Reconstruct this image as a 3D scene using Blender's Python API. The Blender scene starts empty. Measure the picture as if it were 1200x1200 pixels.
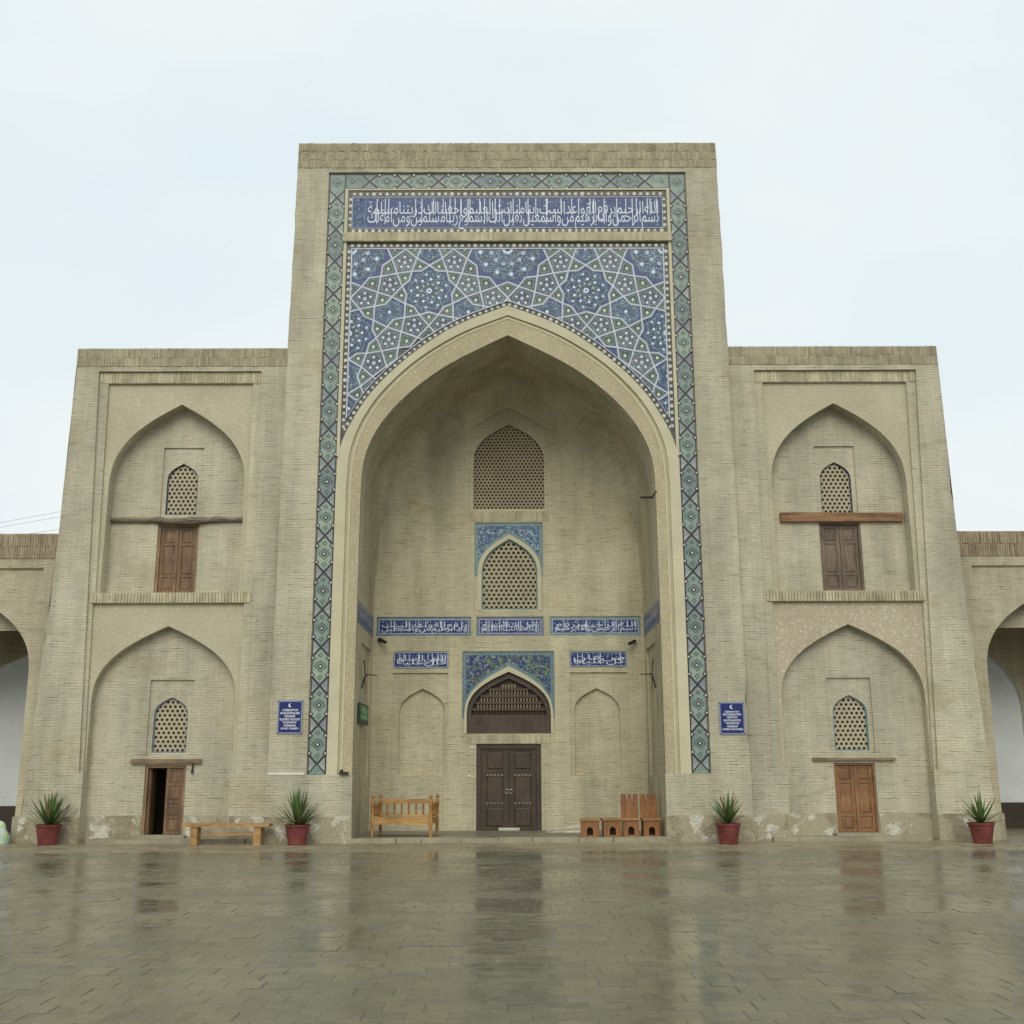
import bpy, math, random
from mathutils import Vector, Matrix, Euler
from mathutils.geometry import tessellate_polygon
R = math.radians
random.seed(7)
SC = bpy.context.scene
COL = SC.collection

# ------------------------------------------------------------------ camera
CAM_H, CAM_D, F_PX = 1.7, 26.8, 1290.0
pit, roll, yaw = R(13.09), R(-0.2), math.atan(4.5 / F_PX)
fwd = Vector((math.sin(yaw) * math.cos(pit), math.cos(yaw) * math.cos(pit), math.sin(pit)))
rgt = Vector((math.cos(yaw), -math.sin(yaw), 0))
upv = rgt.cross(fwd)
rgt, upv = rgt * math.cos(roll) + upv * math.sin(roll), upv * math.cos(roll) - rgt * math.sin(roll)
cd = bpy.data.cameras.new('camera')
cd.sensor_fit = 'HORIZONTAL'; cd.sensor_width = 36; cd.lens = 36 * F_PX / 1200
cd.clip_start = 0.1; cd.clip_end = 2000
cam = bpy.data.objects.new('camera', cd); COL.objects.link(cam)
cam.matrix_world = Matrix(((rgt.x, upv.x, -fwd.x, 0), (rgt.y, upv.y, -fwd.y, -CAM_D), (rgt.z, upv.z, -fwd.z, CAM_H), (0, 0, 0, 1)))
SC.camera = cam

# ------------------------------------------------------------------ sky and sun (overcast)
SUN_EL, SUN_AZ = R(36), R(183)          # azimuth measured from +Y clockwise: the sun is behind the camera
wd = bpy.data.worlds.new('World'); SC.world = wd; wd.use_nodes = True
nt = wd.node_tree; nt.nodes.clear()
out = nt.nodes.new('ShaderNodeOutputWorld'); bg = nt.nodes.new('ShaderNodeBackground')
sky = nt.nodes.new('ShaderNodeTexSky'); sky.sky_type = 'NISHITA'; sky.sun_disc = False
sky.sun_elevation = SUN_EL; sky.sun_rotation = SUN_AZ; sky.air_density = 1.0; sky.dust_density = 4.0
tc = nt.nodes.new('ShaderNodeTexCoord')
mp = nt.nodes.new('ShaderNodeMapping'); mp.inputs['Scale'].default_value = (1.6, 1.6, 3.2)
nz = nt.nodes.new('ShaderNodeTexNoise'); nz.inputs['Scale'].default_value = 1.3; nz.inputs['Detail'].default_value = 4
cr = nt.nodes.new('ShaderNodeValToRGB')
cr.color_ramp.elements[0].position = 0.36; cr.color_ramp.elements[0].color = (7.6, 8.55, 8.95, 1)
cr.color_ramp.elements[1].position = 0.62; cr.color_ramp.elements[1].color = (8.75, 9.15, 9.05, 1)
mx = nt.nodes.new('ShaderNodeMix'); mx.data_type = 'RGBA'; mx.inputs[0].default_value = 0.94
nt.links.new(tc.outputs['Generated'], mp.inputs['Vector']); nt.links.new(mp.outputs['Vector'], nz.inputs['Vector'])
nt.links.new(nz.outputs['Fac'], cr.inputs['Fac']); nt.links.new(sky.outputs['Color'], mx.inputs[6])
nt.links.new(cr.outputs['Color'], mx.inputs[7]); nt.links.new(mx.outputs[2], bg.inputs['Color'])
bg.inputs['Strength'].default_value = 0.10
nt.links.new(bg.outputs['Background'], out.inputs['Surface'])
sd = bpy.data.lights.new('sun', 'SUN'); sd.energy = 1.25; sd.angle = R(35); sd.color = (1.0, 0.98, 0.85)
sun = bpy.data.objects.new('sun', sd); COL.objects.link(sun)
sdir = Vector((math.sin(SUN_AZ) * math.cos(SUN_EL), math.cos(SUN_AZ) * math.cos(SUN_EL), math.sin(SUN_EL)))
sun.rotation_euler = sdir.to_track_quat('Z', 'Y').to_euler(); sun.location = sdir * 60
SC.view_settings.view_transform = 'Standard'; SC.view_settings.look = 'None'
SC.view_settings.exposure = 0.08; SC.view_settings.gamma = 1.0; SC.view_settings.use_curve_mapping = False

# ------------------------------------------------------------------ node helpers
def n(nt, t, ins=None, **at):
    nd = nt.nodes.new(t)
    for k, v in at.items(): setattr(nd, k, v)
    for k, v in (ins or {}).items():
        s = nd.inputs[k]
        if isinstance(v, bpy.types.NodeSocket): nt.links.new(v, s)
        else: s.default_value = v
    return nd
def ma(nt, op, a, b=0.0, c=0.0):
    return n(nt, 'ShaderNodeMath', {0: a, 1: b, 2: c}, operation=op).outputs[0]
def mixc(nt, f, a, b, bt='MIX'):
    return n(nt, 'ShaderNodeMix', {0: f, 6: a, 7: b}, data_type='RGBA', blend_type=bt).outputs[2]
def c4(c): return (c[0], c[1], c[2], 1.0)
def ramp(nt, f, stops, interp='LINEAR'):
    nd = n(nt, 'ShaderNodeValToRGB', {0: f}); r = nd.color_ramp; r.interpolation = interp
    while len(r.elements) < len(stops): r.elements.new(0.5)
    for e, (p, c) in zip(r.elements, stops):
        e.position = p; e.color = c4(c) if len(c) == 3 else c
    return nd.outputs[0]
def noise(nt, vec, scale, detail=3.0, rough=0.55):
    return n(nt, 'ShaderNodeTexNoise', {'Vector': vec, 'Scale': scale, 'Detail': detail, 'Roughness': rough}).outputs['Fac']
def rng(nt, v, a, b, c=0.0, d=1.0):
    return n(nt, 'ShaderNodeMapRange', {0: v, 1: a, 2: b, 3: c, 4: d}).outputs[0]
def mat(name):
    m = bpy.data.materials.new(name); m.use_nodes = True
    return m, m.node_tree, m.node_tree.nodes['Principled BSDF']
def setb(nt, b, col=None, rough=None, nrm=None, **kw):
    for k, v in dict(({'Base Color': col} if col is not None else {}), **({'Roughness': rough} if rough is not None else {}), **({'Normal': nrm} if nrm is not None else {})).items():
        if isinstance(v, bpy.types.NodeSocket): nt.links.new(v, b.inputs[k])
        else: b.inputs[k].default_value = c4(v) if k == 'Base Color' else v
    for k, v in kw.items(): b.inputs[k.replace('_', ' ')].default_value = v
def bump(nt, h, strength, dist, prev=None):
    ins = {'Height': h, 'Strength': strength, 'Distance': dist}
    if prev is not None: ins['Normal'] = prev
    return n(nt, 'ShaderNodeBump', ins).outputs[0]

def brick_mat(name, a, b, joint, row=0.068, width=0.27, jmask=(0.42, 0.68), bs=0.55, grime=(0.70, 1.05)):
    m, t, bs_ = mat(name)
    uv = n(t, 'ShaderNodeTexCoord').outputs['UV']
    pos = n(t, 'ShaderNodeNewGeometry').outputs['Position']
    w = n(t, 'ShaderNodeTexNoise', {'Vector': uv, 'Scale': 1.7, 'Detail': 2.0}).outputs['Color']
    wv = n(t, 'ShaderNodeVectorMath', {0: w, 1: (0.5, 0.5, 0.5)}, operation='SUBTRACT').outputs[0]
    wv = n(t, 'ShaderNodeVectorMath', {0: wv, 3: 0.05}, operation='SCALE').outputs[0]
    v = n(t, 'ShaderNodeVectorMath', {0: uv, 1: wv}, operation='ADD').outputs[0]
    br = n(t, 'ShaderNodeTexBrick', {'Vector': v, 'Color1': (0, 0, 0, 1), 'Color2': (1, 1, 1, 1), 'Mortar': (0.5, 0.5, 0.5, 1), 'Scale': 1.0,
           'Mortar Size': 0.009, 'Mortar Smooth': 0.35, 'Bias': 0.0, 'Brick Width': width, 'Row Height': row})
    big = noise(t, pos, 0.55, 5.0, 0.6); mid = noise(t, pos, 3.1, 4.0, 0.65)
    fine = noise(t, pos, 38.0, 3.0, 0.6)
    col = mixc(t, rng(t, big, 0.32, 0.68), c4(a), c4(b))
    rnd = n(t, 'ShaderNodeSeparateColor', {0: br.outputs['Color']}).outputs[0]
    col = mixc(t, 1.0, col, ramp(t, rnd, [(0.0, (0.92, 0.91, 0.89)), (0.5, (1, 1, 1)), (1.0, (1.05, 1.045, 1.04))]), 'MULTIPLY')
    col = mixc(t, 1.0, col, ramp(t, mid, [(0.25, (0.84, 0.84, 0.83)), (0.6, (1.04, 1.03, 1.02))]), 'MULTIPLY')
    # old repairs and washed-out areas
    rep = noise(t, n(t, 'ShaderNodeMapping', {'Vector': pos, 'Location': (13.0, 3.0, 41.0), 'Scale': (0.55, 0.55, 0.75)}).outputs[0], 1.0, 6.0, 0.62)
    col = mixc(t, rng(t, rep, 0.53, 0.60, 0.0, 0.55), col, mixc(t, 1.0, col, (1.12, 1.13, 1.16, 1), 'MULTIPLY'))
    col = mixc(t, rng(t, rep, 0.43, 0.36, 0.0, 0.8), col, mixc(t, 1.0, col, (0.90, 0.86, 0.78, 1), 'MULTIPLY'))
    jm = ma(t, 'MULTIPLY', br.outputs['Fac'], rng(t, mid, jmask[0], jmask[1], 0.12, 0.95))
    # open joints: short dark dashes where mortar has gone
    dn = n(t, 'ShaderNodeTexNoise', {'Vector': n(t, 'ShaderNodeMapping', {'Vector': uv, 'Scale': (2.2, 15.0, 1.0)}).outputs[0], 'Scale': 1.0, 'Detail': 3.0, 'Roughness': 0.6}).outputs['Fac']
    opn = ma(t, 'MULTIPLY', br.outputs['Fac'], rng(t, dn, 0.56, 0.66))
    col = mixc(t, jm, col, c4(joint))
    col = mixc(t, ma(t, 'MULTIPLY', opn, 0.7), col, (0.14, 0.115, 0.075, 1))
    st = noise(t, n(t, 'ShaderNodeMapping', {'Vector': pos, 'Scale': (1.1, 1.1, 0.16)}).outputs[0], 1.0, 5.0, 0.65)
    g = rng(t, st, 0.3, 0.62, grime[0], grime[1])
    col = mixc(t, 1.0, col, n(t, 'ShaderNodeCombineColor', {0: g, 1: g, 2: g}).outputs[0], 'MULTIPLY')
    h = ma(t, 'SUBTRACT', ma(t, 'MULTIPLY', fine, 0.35), ma(t, 'ADD', ma(t, 'MULTIPLY', jm, 0.8), opn))
    setb(t, bs_, col, 0.9, bump(t, h, bs, 0.012), Specular_IOR_Level=0.2)
    return m

CREAM_A, CREAM_B = (0.552, 0.512, 0.382), (0.48, 0.452, 0.35)
M_brick = brick_mat('brick_cream', CREAM_A, CREAM_B, (0.36, 0.31, 0.21))
M_brick_in = brick_mat('brick_iwan', (0.57, 0.52, 0.368), (0.505, 0.466, 0.333), (0.38, 0.335, 0.225))
M_brick_arc = brick_mat('brick_arcade', (0.53, 0.475, 0.338), (0.475, 0.43, 0.315), (0.36, 0.31, 0.22))
M_back = brick_mat('brick_inside', (0.30, 0.25, 0.165), (0.26, 0.21, 0.14), (0.20, 0.16, 0.10))  # darker than the wall brick: shade of the cavities put into the colour
def plaster_mat(name, col, sc=30.0, bs=0.25, var=0.12, dark=(0.8, 0.8, 0.8)):
    m, t, b = mat(name)
    pos = n(t, 'ShaderNodeNewGeometry').outputs['Position']
    a = noise(t, pos, 1.3, 5.0, 0.6); f = noise(t, pos, sc, 4.0, 0.6)
    cc = mixc(t, 1.0, c4(col), ramp(t, a, [(0.3, dark), (0.65, (1.04, 1.04, 1.03))]), 'MULTIPLY')
    cc = mixc(t, 1.0, cc, ramp(t, f, [(0.3, (1 - var,) * 3), (0.7, (1.0, 1.0, 1.0))]), 'MULTIPLY')
    setb(t, b, cc, 0.88, bump(t, f, bs, 0.01), Specular_IOR_Level=0.2)
    return m
def carved_mat(name, col, cut, scale=9.0, light=None):
    m, t, b = mat(name)
    pos = n(t, 'ShaderNodeNewGeometry').outputs['Position']
    wn = n(t, 'ShaderNodeTexNoise', {'Vector': pos, 'Scale': scale * 0.5, 'Detail': 2.0}).outputs['Color']
    v = n(t, 'ShaderNodeVectorMath', {0: pos, 1: n(t, 'ShaderNodeVectorMath', {0: wn, 3: 0.35}, operation='SCALE').outputs[0]}, operation='ADD').outputs[0]
    vo = n(t, 'ShaderNodeTexVoronoi', {'Vector': v, 'Scale': scale}, feature='DISTANCE_TO_EDGE').outputs['Distance']
    wv = n(t, 'ShaderNodeTexWave', {'Vector': v, 'Scale': scale * 0.55, 'Distortion': 9.0, 'Detail': 2.0, 'Detail Scale': 1.5}).outputs['Fac']
    h = ma(t, 'MULTIPLY', rng(t, vo, 0.01, 0.14), rng(t, wv, 0.25, 0.7, 0.3, 1.0))
    big = noise(t, pos, 0.7, 5.0)
    cc = mixc(t, h, c4(cut), c4(col))
    if light:
        dt = n(t, 'ShaderNodeTexVoronoi', {'Vector': pos, 'Scale': scale * 0.9, 'Randomness': 0.75}).outputs['Distance']
        cc = mixc(t, rng(t, dt, 0.26, 0.14, 0.0, 0.75), cc, c4(light))
    cc = mixc(t, 1.0, cc, ramp(t, big, [(0.3, (0.86, 0.85, 0.83)), (0.65, (1.03, 1.03, 1.03))]), 'MULTIPLY')
    setb(t, b, cc, 0.9, bump(t, h, 0.5, 0.012), Specular_IOR_Level=0.2)
    return m
M_carved = carved_mat('carved_plaster', (0.55, 0.495, 0.335), (0.43, 0.37, 0.24), 10.0)
M_spand = carved_mat('spandrel_plaster', (0.565, 0.52, 0.375), (0.49, 0.445, 0.315), 9.0)
M_spand_carved = carved_mat('spandrel_relief', (0.525, 0.465, 0.345), (0.44, 0.375, 0.27), 7.0, (0.63, 0.58, 0.46))
M_mould = plaster_mat('arch_moulding', (0.59, 0.545, 0.385), 26.0, 0.2, 0.08, (0.88, 0.88, 0.87))
M_white = plaster_mat('white_plaster', (0.70, 0.72, 0.72), 14.0, 0.1, 0.05, (0.9, 0.9, 0.9))
M_darksocle = plaster_mat('dark_socle', (0.075, 0.06, 0.05), 20.0, 0.2, 0.2)
M_whitetrim = plaster_mat('white_trim', (0.72, 0.70, 0.60), 20.0, 0.1, 0.06)

def soldier_mat(name, a, b, c):
    m, t, bs_ = mat(name)
    g = n(t, 'ShaderNodeNewGeometry')
    pos = g.outputs['Position']
    rr = g.outputs['Random Per Island']
    col = ramp(t, rr, [(0.0, c), (0.3, a), (0.75, b), (1.0, [x * 1.12 for x in b])])
    nn = noise(t, pos, 2.2, 5.0, 0.7); f = noise(t, pos, 45.0, 3.0)
    col = mixc(t, 1.0, col, ramp(t, nn, [(0.3, (0.66, 0.65, 0.63)), (0.6, (1.05, 1.04, 1.02))]), 'MULTIPLY')
    setb(t, bs_, col, 0.92, bump(t, f, 0.4, 0.01), Specular_IOR_Level=0.2)
    return m
M_sold = soldier_mat('soldier_brick', (0.40, 0.35, 0.245), (0.425, 0.375, 0.262), (0.34, 0.29, 0.20))
M_sold_lt = soldier_mat('soldier_brick_light', (0.485, 0.43, 0.295), (0.525, 0.47, 0.322), (0.415, 0.36, 0.245))
M_sold_br = soldier_mat('soldier_brick_brown', (0.34, 0.27, 0.19), (0.38, 0.305, 0.215), (0.25, 0.195, 0.135))

def socle_mat():
    m, t, b = mat('spalled_socle')
    uv = n(t, 'ShaderNodeTexCoord').outputs['UV']; pos = n(t, 'ShaderNodeNewGeometry').outputs['Position']
    br = n(t, 'ShaderNodeTexBrick', {'Vector': uv, 'Color1': (0.245, 0.21, 0.135, 1), 'Color2': (0.33, 0.285, 0.19, 1), 'Mortar': (0.30, 0.255, 0.18, 1), 'Scale': 1.0,
           'Mortar Size': 0.012, 'Brick Width': 0.27, 'Row Height': 0.068})
    a = noise(t, pos, 1.9, 6.0, 0.62); c = noise(t, n(t, 'ShaderNodeMapping', {'Vector': pos, 'Location': (31, 7, 2)}).outputs[0], 1.35, 6.0, 0.6)
    f = noise(t, pos, 26.0, 4.0)
    col = mixc(t, rng(t, c, 0.44, 0.52), br.outputs['Color'], (0.40, 0.355, 0.25, 1))
    wh = ma(t, 'MULTIPLY', rng(t, a, 0.54, 0.60), rng(t, f, 0.30, 0.55, 0.55, 1.0))
    col = mixc(t, wh, col, (0.66, 0.63, 0.54, 1))
    col = mixc(t, 1.0, col, ramp(t, f, [(0.3, (0.75, 0.74, 0.72)), (0.65, (1.03, 1.03, 1.02))]), 'MULTIPLY')
    h = ma(t, 'ADD', ma(t, 'MULTIPLY', wh, 0.8), ma(t, 'ADD', f, rng(t, c, 0.44, 0.52)))
    setb(t, b, col, 0.8, bump(t, h, 0.7, 0.02))
    return m
M_socle = socle_mat()

def wood_mat(name, a, b, axis='Z', sc=5.0, rough=0.6, bs=0.25):
    m, t, bs_ = mat(name)
    oc = n(t, 'ShaderNodeTexCoord').outputs['Object']
    s = {'X': (0.6, 7, 7), 'Y': (7, 0.6, 7), 'Z': (7, 7, 0.6)}[axis]
    v = n(t, 'ShaderNodeMapping', {'Vector': oc, 'Scale': s}).outputs[0]
    g = noise(t, v, sc, 5.0, 0.65); w = noise(t, oc, 1.7, 4.0)
    rr = n(t, 'ShaderNodeObjectInfo').outputs['Random']
    col = mixc(t, rng(t, g, 0.36, 0.64), c4(a), c4(b))
    col = mixc(t, 1.0, col, ramp(t, w, [(0.3, (0.62, 0.61, 0.60)), (0.62, (1.1, 1.09, 1.07))]), 'MULTIPLY')
    col = mixc(t, 1.0, col, ramp(t, g, [(0.36, (0.7, 0.68, 0.66)), (0.46, (1, 1, 1))]), 'MULTIPLY')
    col = mixc(t, 1.0, col, ramp(t, rr, [(0.0, (0.88, 0.87, 0.86)), (1.0, (1.08, 1.07, 1.06))]), 'MULTIPLY')
    setb(t, bs_, col, rough, bump(t, g, bs, 0.006))
    return m
M_dwood = wood_mat('dark_door_wood', (0.05, 0.032, 0.02), (0.075, 0.048, 0.03), rough=0.5)
M_dwood2 = wood_mat('dark_screen_wood', (0.062, 0.038, 0.026), (0.09, 0.056, 0.038), rough=0.55)
M_spin = wood_mat('pale_spindle_wood', (0.36, 0.28, 0.18), (0.44, 0.35, 0.23))
M_spin2 = wood_mat('red_spindle_wood', (0.11, 0.05, 0.03), (0.15, 0.07, 0.04))
M_door = wood_mat('brown_door_wood', (0.165, 0.095, 0.048), (0.24, 0.145, 0.078))
M_door_grey = wood_mat('weathered_door_wood', (0.15, 0.105, 0.072), (0.205, 0.15, 0.105))
M_door_warm = wood_mat('warm_door_wood', (0.20, 0.095, 0.038), (0.29, 0.15, 0.064))
M_frame = wood_mat('tan_frame_wood', (0.25, 0.155, 0.08), (0.32, 0.205, 0.11))
M_log = wood_mat('weathered_log', (0.19, 0.155, 0.11), (0.31, 0.26, 0.19), 'X', 4.0, 0.9, 0.6)
M_beam = wood_mat('brown_beam', (0.24, 0.125, 0.062), (0.33, 0.18, 0.09), 'X', 3.0, 0.8, 0.3)
M_lintel = wood_mat('lintel_wood', (0.22, 0.155, 0.095), (0.31, 0.225, 0.14), 'X', 4.0, 0.85, 0.4)
M_pine = wood_mat('varnished_pine', (0.40, 0.215, 0.065), (0.52, 0.305, 0.105), 'X', 3.0, 0.38, 0.12)
M_pineZ = wood_mat('varnished_pine_upright', (0.35, 0.165, 0.045), (0.47, 0.26, 0.08), 'Z', 3.0, 0.38, 0.12)
M_bench = wood_mat('plain_bench_wood', (0.36, 0.20, 0.075), (0.50, 0.295, 0.12), 'X', 3.0, 0.5, 0.15)
M_stool = wood_mat('stool_wood', (0.23, 0.09, 0.028), (0.33, 0.145, 0.048), 'Z', 3.0, 0.45, 0.15)
M_stooltop = wood_mat('stool_top_wood', (0.33, 0.175, 0.055), (0.44, 0.25, 0.09), 'X', 3.0, 0.45, 0.15)
M_board = wood_mat('pale_board', (0.55, 0.50, 0.40), (0.66, 0.61, 0.50), 'X', 3.0, 0.7, 0.2)

def plain(name, col, rough=0.5, metal=0.0, var=0.15, sc=25.0):
    m, t, b = mat(name)
    oc = n(t, 'ShaderNodeTexCoord').outputs['Object']
    f = noise(t, oc, sc, 4.0)
    cc = mixc(t, 1.0, c4(col), ramp(t, f, [(0.3, (1 - var,) * 3), (0.7, (1 + var * 0.4,) * 3)]), 'MULTIPLY')
    setb(t, b, cc, rough, bump(t, f, 0.08, 0.004), Metallic=metal, Specular_IOR_Level=0.3)
    return m
M_iron = plain('black_iron', (0.025, 0.023, 0.02), 0.6)
M_wire = plain('grey_cable', (0.42, 0.44, 0.46), 0.6)
M_rust = plain('rusty_iron', (0.10, 0.075, 0.05), 0.8)
M_brass = plain('dull_metal', (0.42, 0.38, 0.32), 0.4, 0.8)
M_whitepl = plain('white_plastic', (0.72, 0.71, 0.66), 0.4)
M_pot = plain('red_plastic_pot', (0.20, 0.05, 0.045), 0.55, 0.0, 0.42, 3.5)
M_soil = plain('dark_soil', (0.035, 0.026, 0.018), 0.95, 0.0, 0.4)
M_lat = plaster_mat('lattice_plaster', (0.47, 0.415, 0.295), 24.0, 0.2, 0.12)
M_lat_dk = plaster_mat('lattice_plaster_brown', (0.40, 0.33, 0.235), 24.0, 0.2, 0.15)
M_turq = plain('turquoise_tile', (0.13, 0.25, 0.27), 0.25, 0.0, 0.35, 14.0)
M_navy = plain('navy_tile', (0.035, 0.045, 0.12), 0.3, 0.0, 0.35, 14.0)
M_blueframe = plain('slate_blue_tile', (0.17, 0.20, 0.26), 0.3, 0.0, 0.3, 14.0)
M_sign_blue = plain('sign_blue', (0.014, 0.024, 0.135), 0.35, 0.0, 0.06)
M_sign_rim = plain('sign_rim', (0.25, 0.27, 0.36), 0.4, 0.0, 0.1)
M_sign_txt = plain('sign_lettering', (0.80, 0.81, 0.84), 0.4, 0.0, 0.03)
M_green = plain('sign_green', (0.012, 0.14, 0.055), 0.35, 0.0, 0.1)
M_green_txt = plain('sign_green_print', (0.20, 0.55, 0.33), 0.4, 0.0, 0.05)
M_green_box = plain('sign_green_case', (0.02, 0.045, 0.028), 0.5)

def glaze(name, cols, scale, dots=(), rough=0.22, dotcol=(0.70, 0.74, 0.76), hazy=0.0, objcoord=True, rim=None):
    """mosaic faience: small chips of several glazes plus rings of white flower dots about the tile's own centre"""
    m, t, b = mat(name)
    if objcoord: v = n(t, 'ShaderNodeTexCoord').outputs['Object']
    else: v = n(t, 'ShaderNodeNewGeometry').outputs['Position']
    vo = n(t, 'ShaderNodeTexVoronoi', {'Vector': v, 'Scale': scale})
    cc = n(t, 'ShaderNodeSeparateColor', {0: vo.outputs['Color']})
    k = len(cols)
    col = ramp(t, cc.outputs[0], [(i / k, c) for i, c in enumerate(cols)], 'CONSTANT')
    lo = noise(t, v, 3.0, 3.0)
    col = mixc(t, 1.0, col, ramp(t, lo, [(0.3, (0.8, 0.8, 0.82)), (0.7, (1.1, 1.1, 1.1))]), 'MULTIPLY')
    rnd = n(t, 'ShaderNodeObjectInfo').outputs['Random']
    col = mixc(t, 1.0, col, ramp(t, rnd, [(0.0, (0.76, 0.76, 0.84)), (0.5, (1.0, 1.0, 0.98)), (1.0, (1.22, 1.2, 1.06))]), 'MULTIPLY')
    if dots or rim:
        s = n(t, 'ShaderNodeSeparateXYZ', {0: v})
        x, z = s.outputs[0], s.outputs[2]
        r = ma(t, 'SQRT', ma(t, 'ADD', ma(t, 'MULTIPLY', x, x), ma(t, 'MULTIPLY', z, z)))
        th = ma(t, 'ADD', ma(t, 'ARCTAN2', z, x), 10 * math.pi)
        if rim:
            col = mixc(t, rng(t, r, rim[0], rim[0] + 0.05, 0.0, 0.75), col, c4(rim[1]))
        for (cnt, rad, dr, off, dc) in dots:
            if cnt == 1: d = r
            else:
                a = 2 * math.pi / cnt
                f = ma(t, 'SUBTRACT', ma(t, 'MODULO', ma(t, 'ADD', th, off), a), a / 2)
                px = ma(t, 'SUBTRACT', ma(t, 'MULTIPLY', r, ma(t, 'COSINE', f)), rad)
                pz = ma(t, 'MULTIPLY', r, ma(t, 'SINE', f))
                d = ma(t, 'SQRT', ma(t, 'ADD', ma(t, 'MULTIPLY', px, px), ma(t, 'MULTIPLY', pz, pz)))
            mk = rng(t, d, dr * 1.15, dr * 0.85)
            col = mixc(t, mk, col, c4(dc or dotcol))
    bm = vo.outputs['Distance']
    col = mixc(t, 1.0, col, (0.93, 1.02, 1.10, 1), 'MULTIPLY')
    setb(t, b, col, max(rough, 0.3), bump(t, bm, 0.12, 0.004), Specular_IOR_Level=0.22)
    return m
BL, BL2, OL, BR, PL, GN = (0.045, 0.06, 0.175), (0.075, 0.10, 0.225), (0.10, 0.11, 0.055), (0.10, 0.07, 0.055), (0.27, 0.30, 0.38), (0.07, 0.17, 0.14)
WH = (0.72, 0.75, 0.77); YE = (0.50, 0.50, 0.30)
M_star12 = glaze('star_tile_large', [BL, BL, OL, BR, BL2, GN, PL, BL, PL], 38, [(1, 0, 0.14, 0, (0.62, 0.68, 0.78)), (1, 0, 0.075, 0, BL), (12, 0.44, 0.046, 0, WH), (12, 0.44, 0.02, 0, BL), (12, 0.72, 0.052, 0.13, (0.60, 0.66, 0.80))], rim=(0.86, (0.05, 0.06, 0.19)))
M_star9 = glaze('star_tile', [BL, OL, BR, BL2, GN, BL, PL, BL2], 38, [(1, 0, 0.07, 0, WH), (1, 0, 0.03, 0, BL), (9, 0.20, 0.028, 0, YE), (9, 0.33, 0.035, 0.3, WH), (9, 0.47, 0.036, 0, (0.62, 0.68, 0.78))], rim=(0.57, (0.055, 0.055, 0.18)))
M_pent = glaze('pentagon_tile', [(0.10, 0.09, 0.12), (0.13, 0.10, 0.12), (0.09, 0.10, 0.16), (0.15, 0.15, 0.14), (0.11, 0.12, 0.09), (0.28, 0.27, 0.32)], 42, [(1, 0, 0.042, 0, WH), (1, 0, 0.018, 0, BR), (5, 0.155, 0.032, 0.3, WH)])
M_kite = glaze('kite_tile', [(0.085, 0.105, 0.07), (0.075, 0.10, 0.075), (0.11, 0.125, 0.08), (0.06, 0.075, 0.12), BR, (0.20, 0.22, 0.17)], 42, [(1, 0, 0.038, 0, (0.66, 0.66, 0.48))])
M_oct = glaze('blue_field_tile', [BL, BL2, BL, OL, GN, BL2, PL], 40, [(1, 0, 0.04, 0, WH), (4, 0.24, 0.022, 0.4, YE)], rim=(0.36, (0.05, 0.065, 0.20)))
M_strap = plain('white_strapwork', (0.50, 0.53, 0.60), 0.3, 0.0, 0.25, 9.0)
M_beadbg = glaze('bead_ground', [(0.085, 0.07, 0.06), (0.11, 0.09, 0.075), (0.07, 0.075, 0.09), (0.15, 0.135, 0.11)], 22, objcoord=False)
M_bead = plain('white_bead', (0.58, 0.57, 0.49), 0.35, 0.0, 0.25, 11.0)
M_letter = plain('white_lettering', (0.66, 0.70, 0.78), 0.3, 0.0, 0.12)
M_inscr = glaze('inscription_ground', [BL, (0.05, 0.08, 0.21), BL2, (0.045, 0.065, 0.19), (0.085, 0.13, 0.20), (0.09, 0.08, 0.12), (0.06, 0.085, 0.21)], 20, objcoord=False)
M_inscr2 = glaze('inscription_ground_dark', [(0.03, 0.045, 0.16), (0.045, 0.06, 0.20), (0.03, 0.04, 0.15), (0.12, 0.15, 0.24)], 24, objcoord=False)
M_floral = glaze('floral_tile', [(0.05, 0.065, 0.19), (0.06, 0.08, 0.18), (0.15, 0.19, 0.10), (0.13, 0.23, 0.22), (0.14, 0.11, 0.095), (0.33, 0.35, 0.34), (0.05, 0.055, 0.17), (0.19, 0.23, 0.10)], 22, objcoord=False)
M_floral2 = glaze('floral_tile_pale', [(0.09, 0.13, 0.25), (0.14, 0.24, 0.31), (0.11, 0.16, 0.24), (0.19, 0.25, 0.22), (0.45, 0.48, 0.48), (0.08, 0.10, 0.20)], 24, objcoord=False)
M_turqband = glaze('turquoise_band', [(0.18, 0.25, 0.25), (0.21, 0.28, 0.27), (0.16, 0.22, 0.24), (0.25, 0.29, 0.25)], 22, objcoord=False)
M_bt1 = glaze('border_tile_green', [(0.25, 0.29, 0.235), (0.24, 0.285, 0.23), (0.29, 0.31, 0.25), (0.19, 0.27, 0.225), (0.32, 0.33, 0.27)], 18)
M_bt2 = glaze('border_tile_grey', [(0.28, 0.295, 0.275), (0.32, 0.315, 0.285), (0.25, 0.27, 0.26), (0.35, 0.345, 0.31)], 18)
M_btdk = plain('border_dark_glaze', (0.05, 0.04, 0.055), 0.35, 0.0, 0.25, 12.0)

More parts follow.
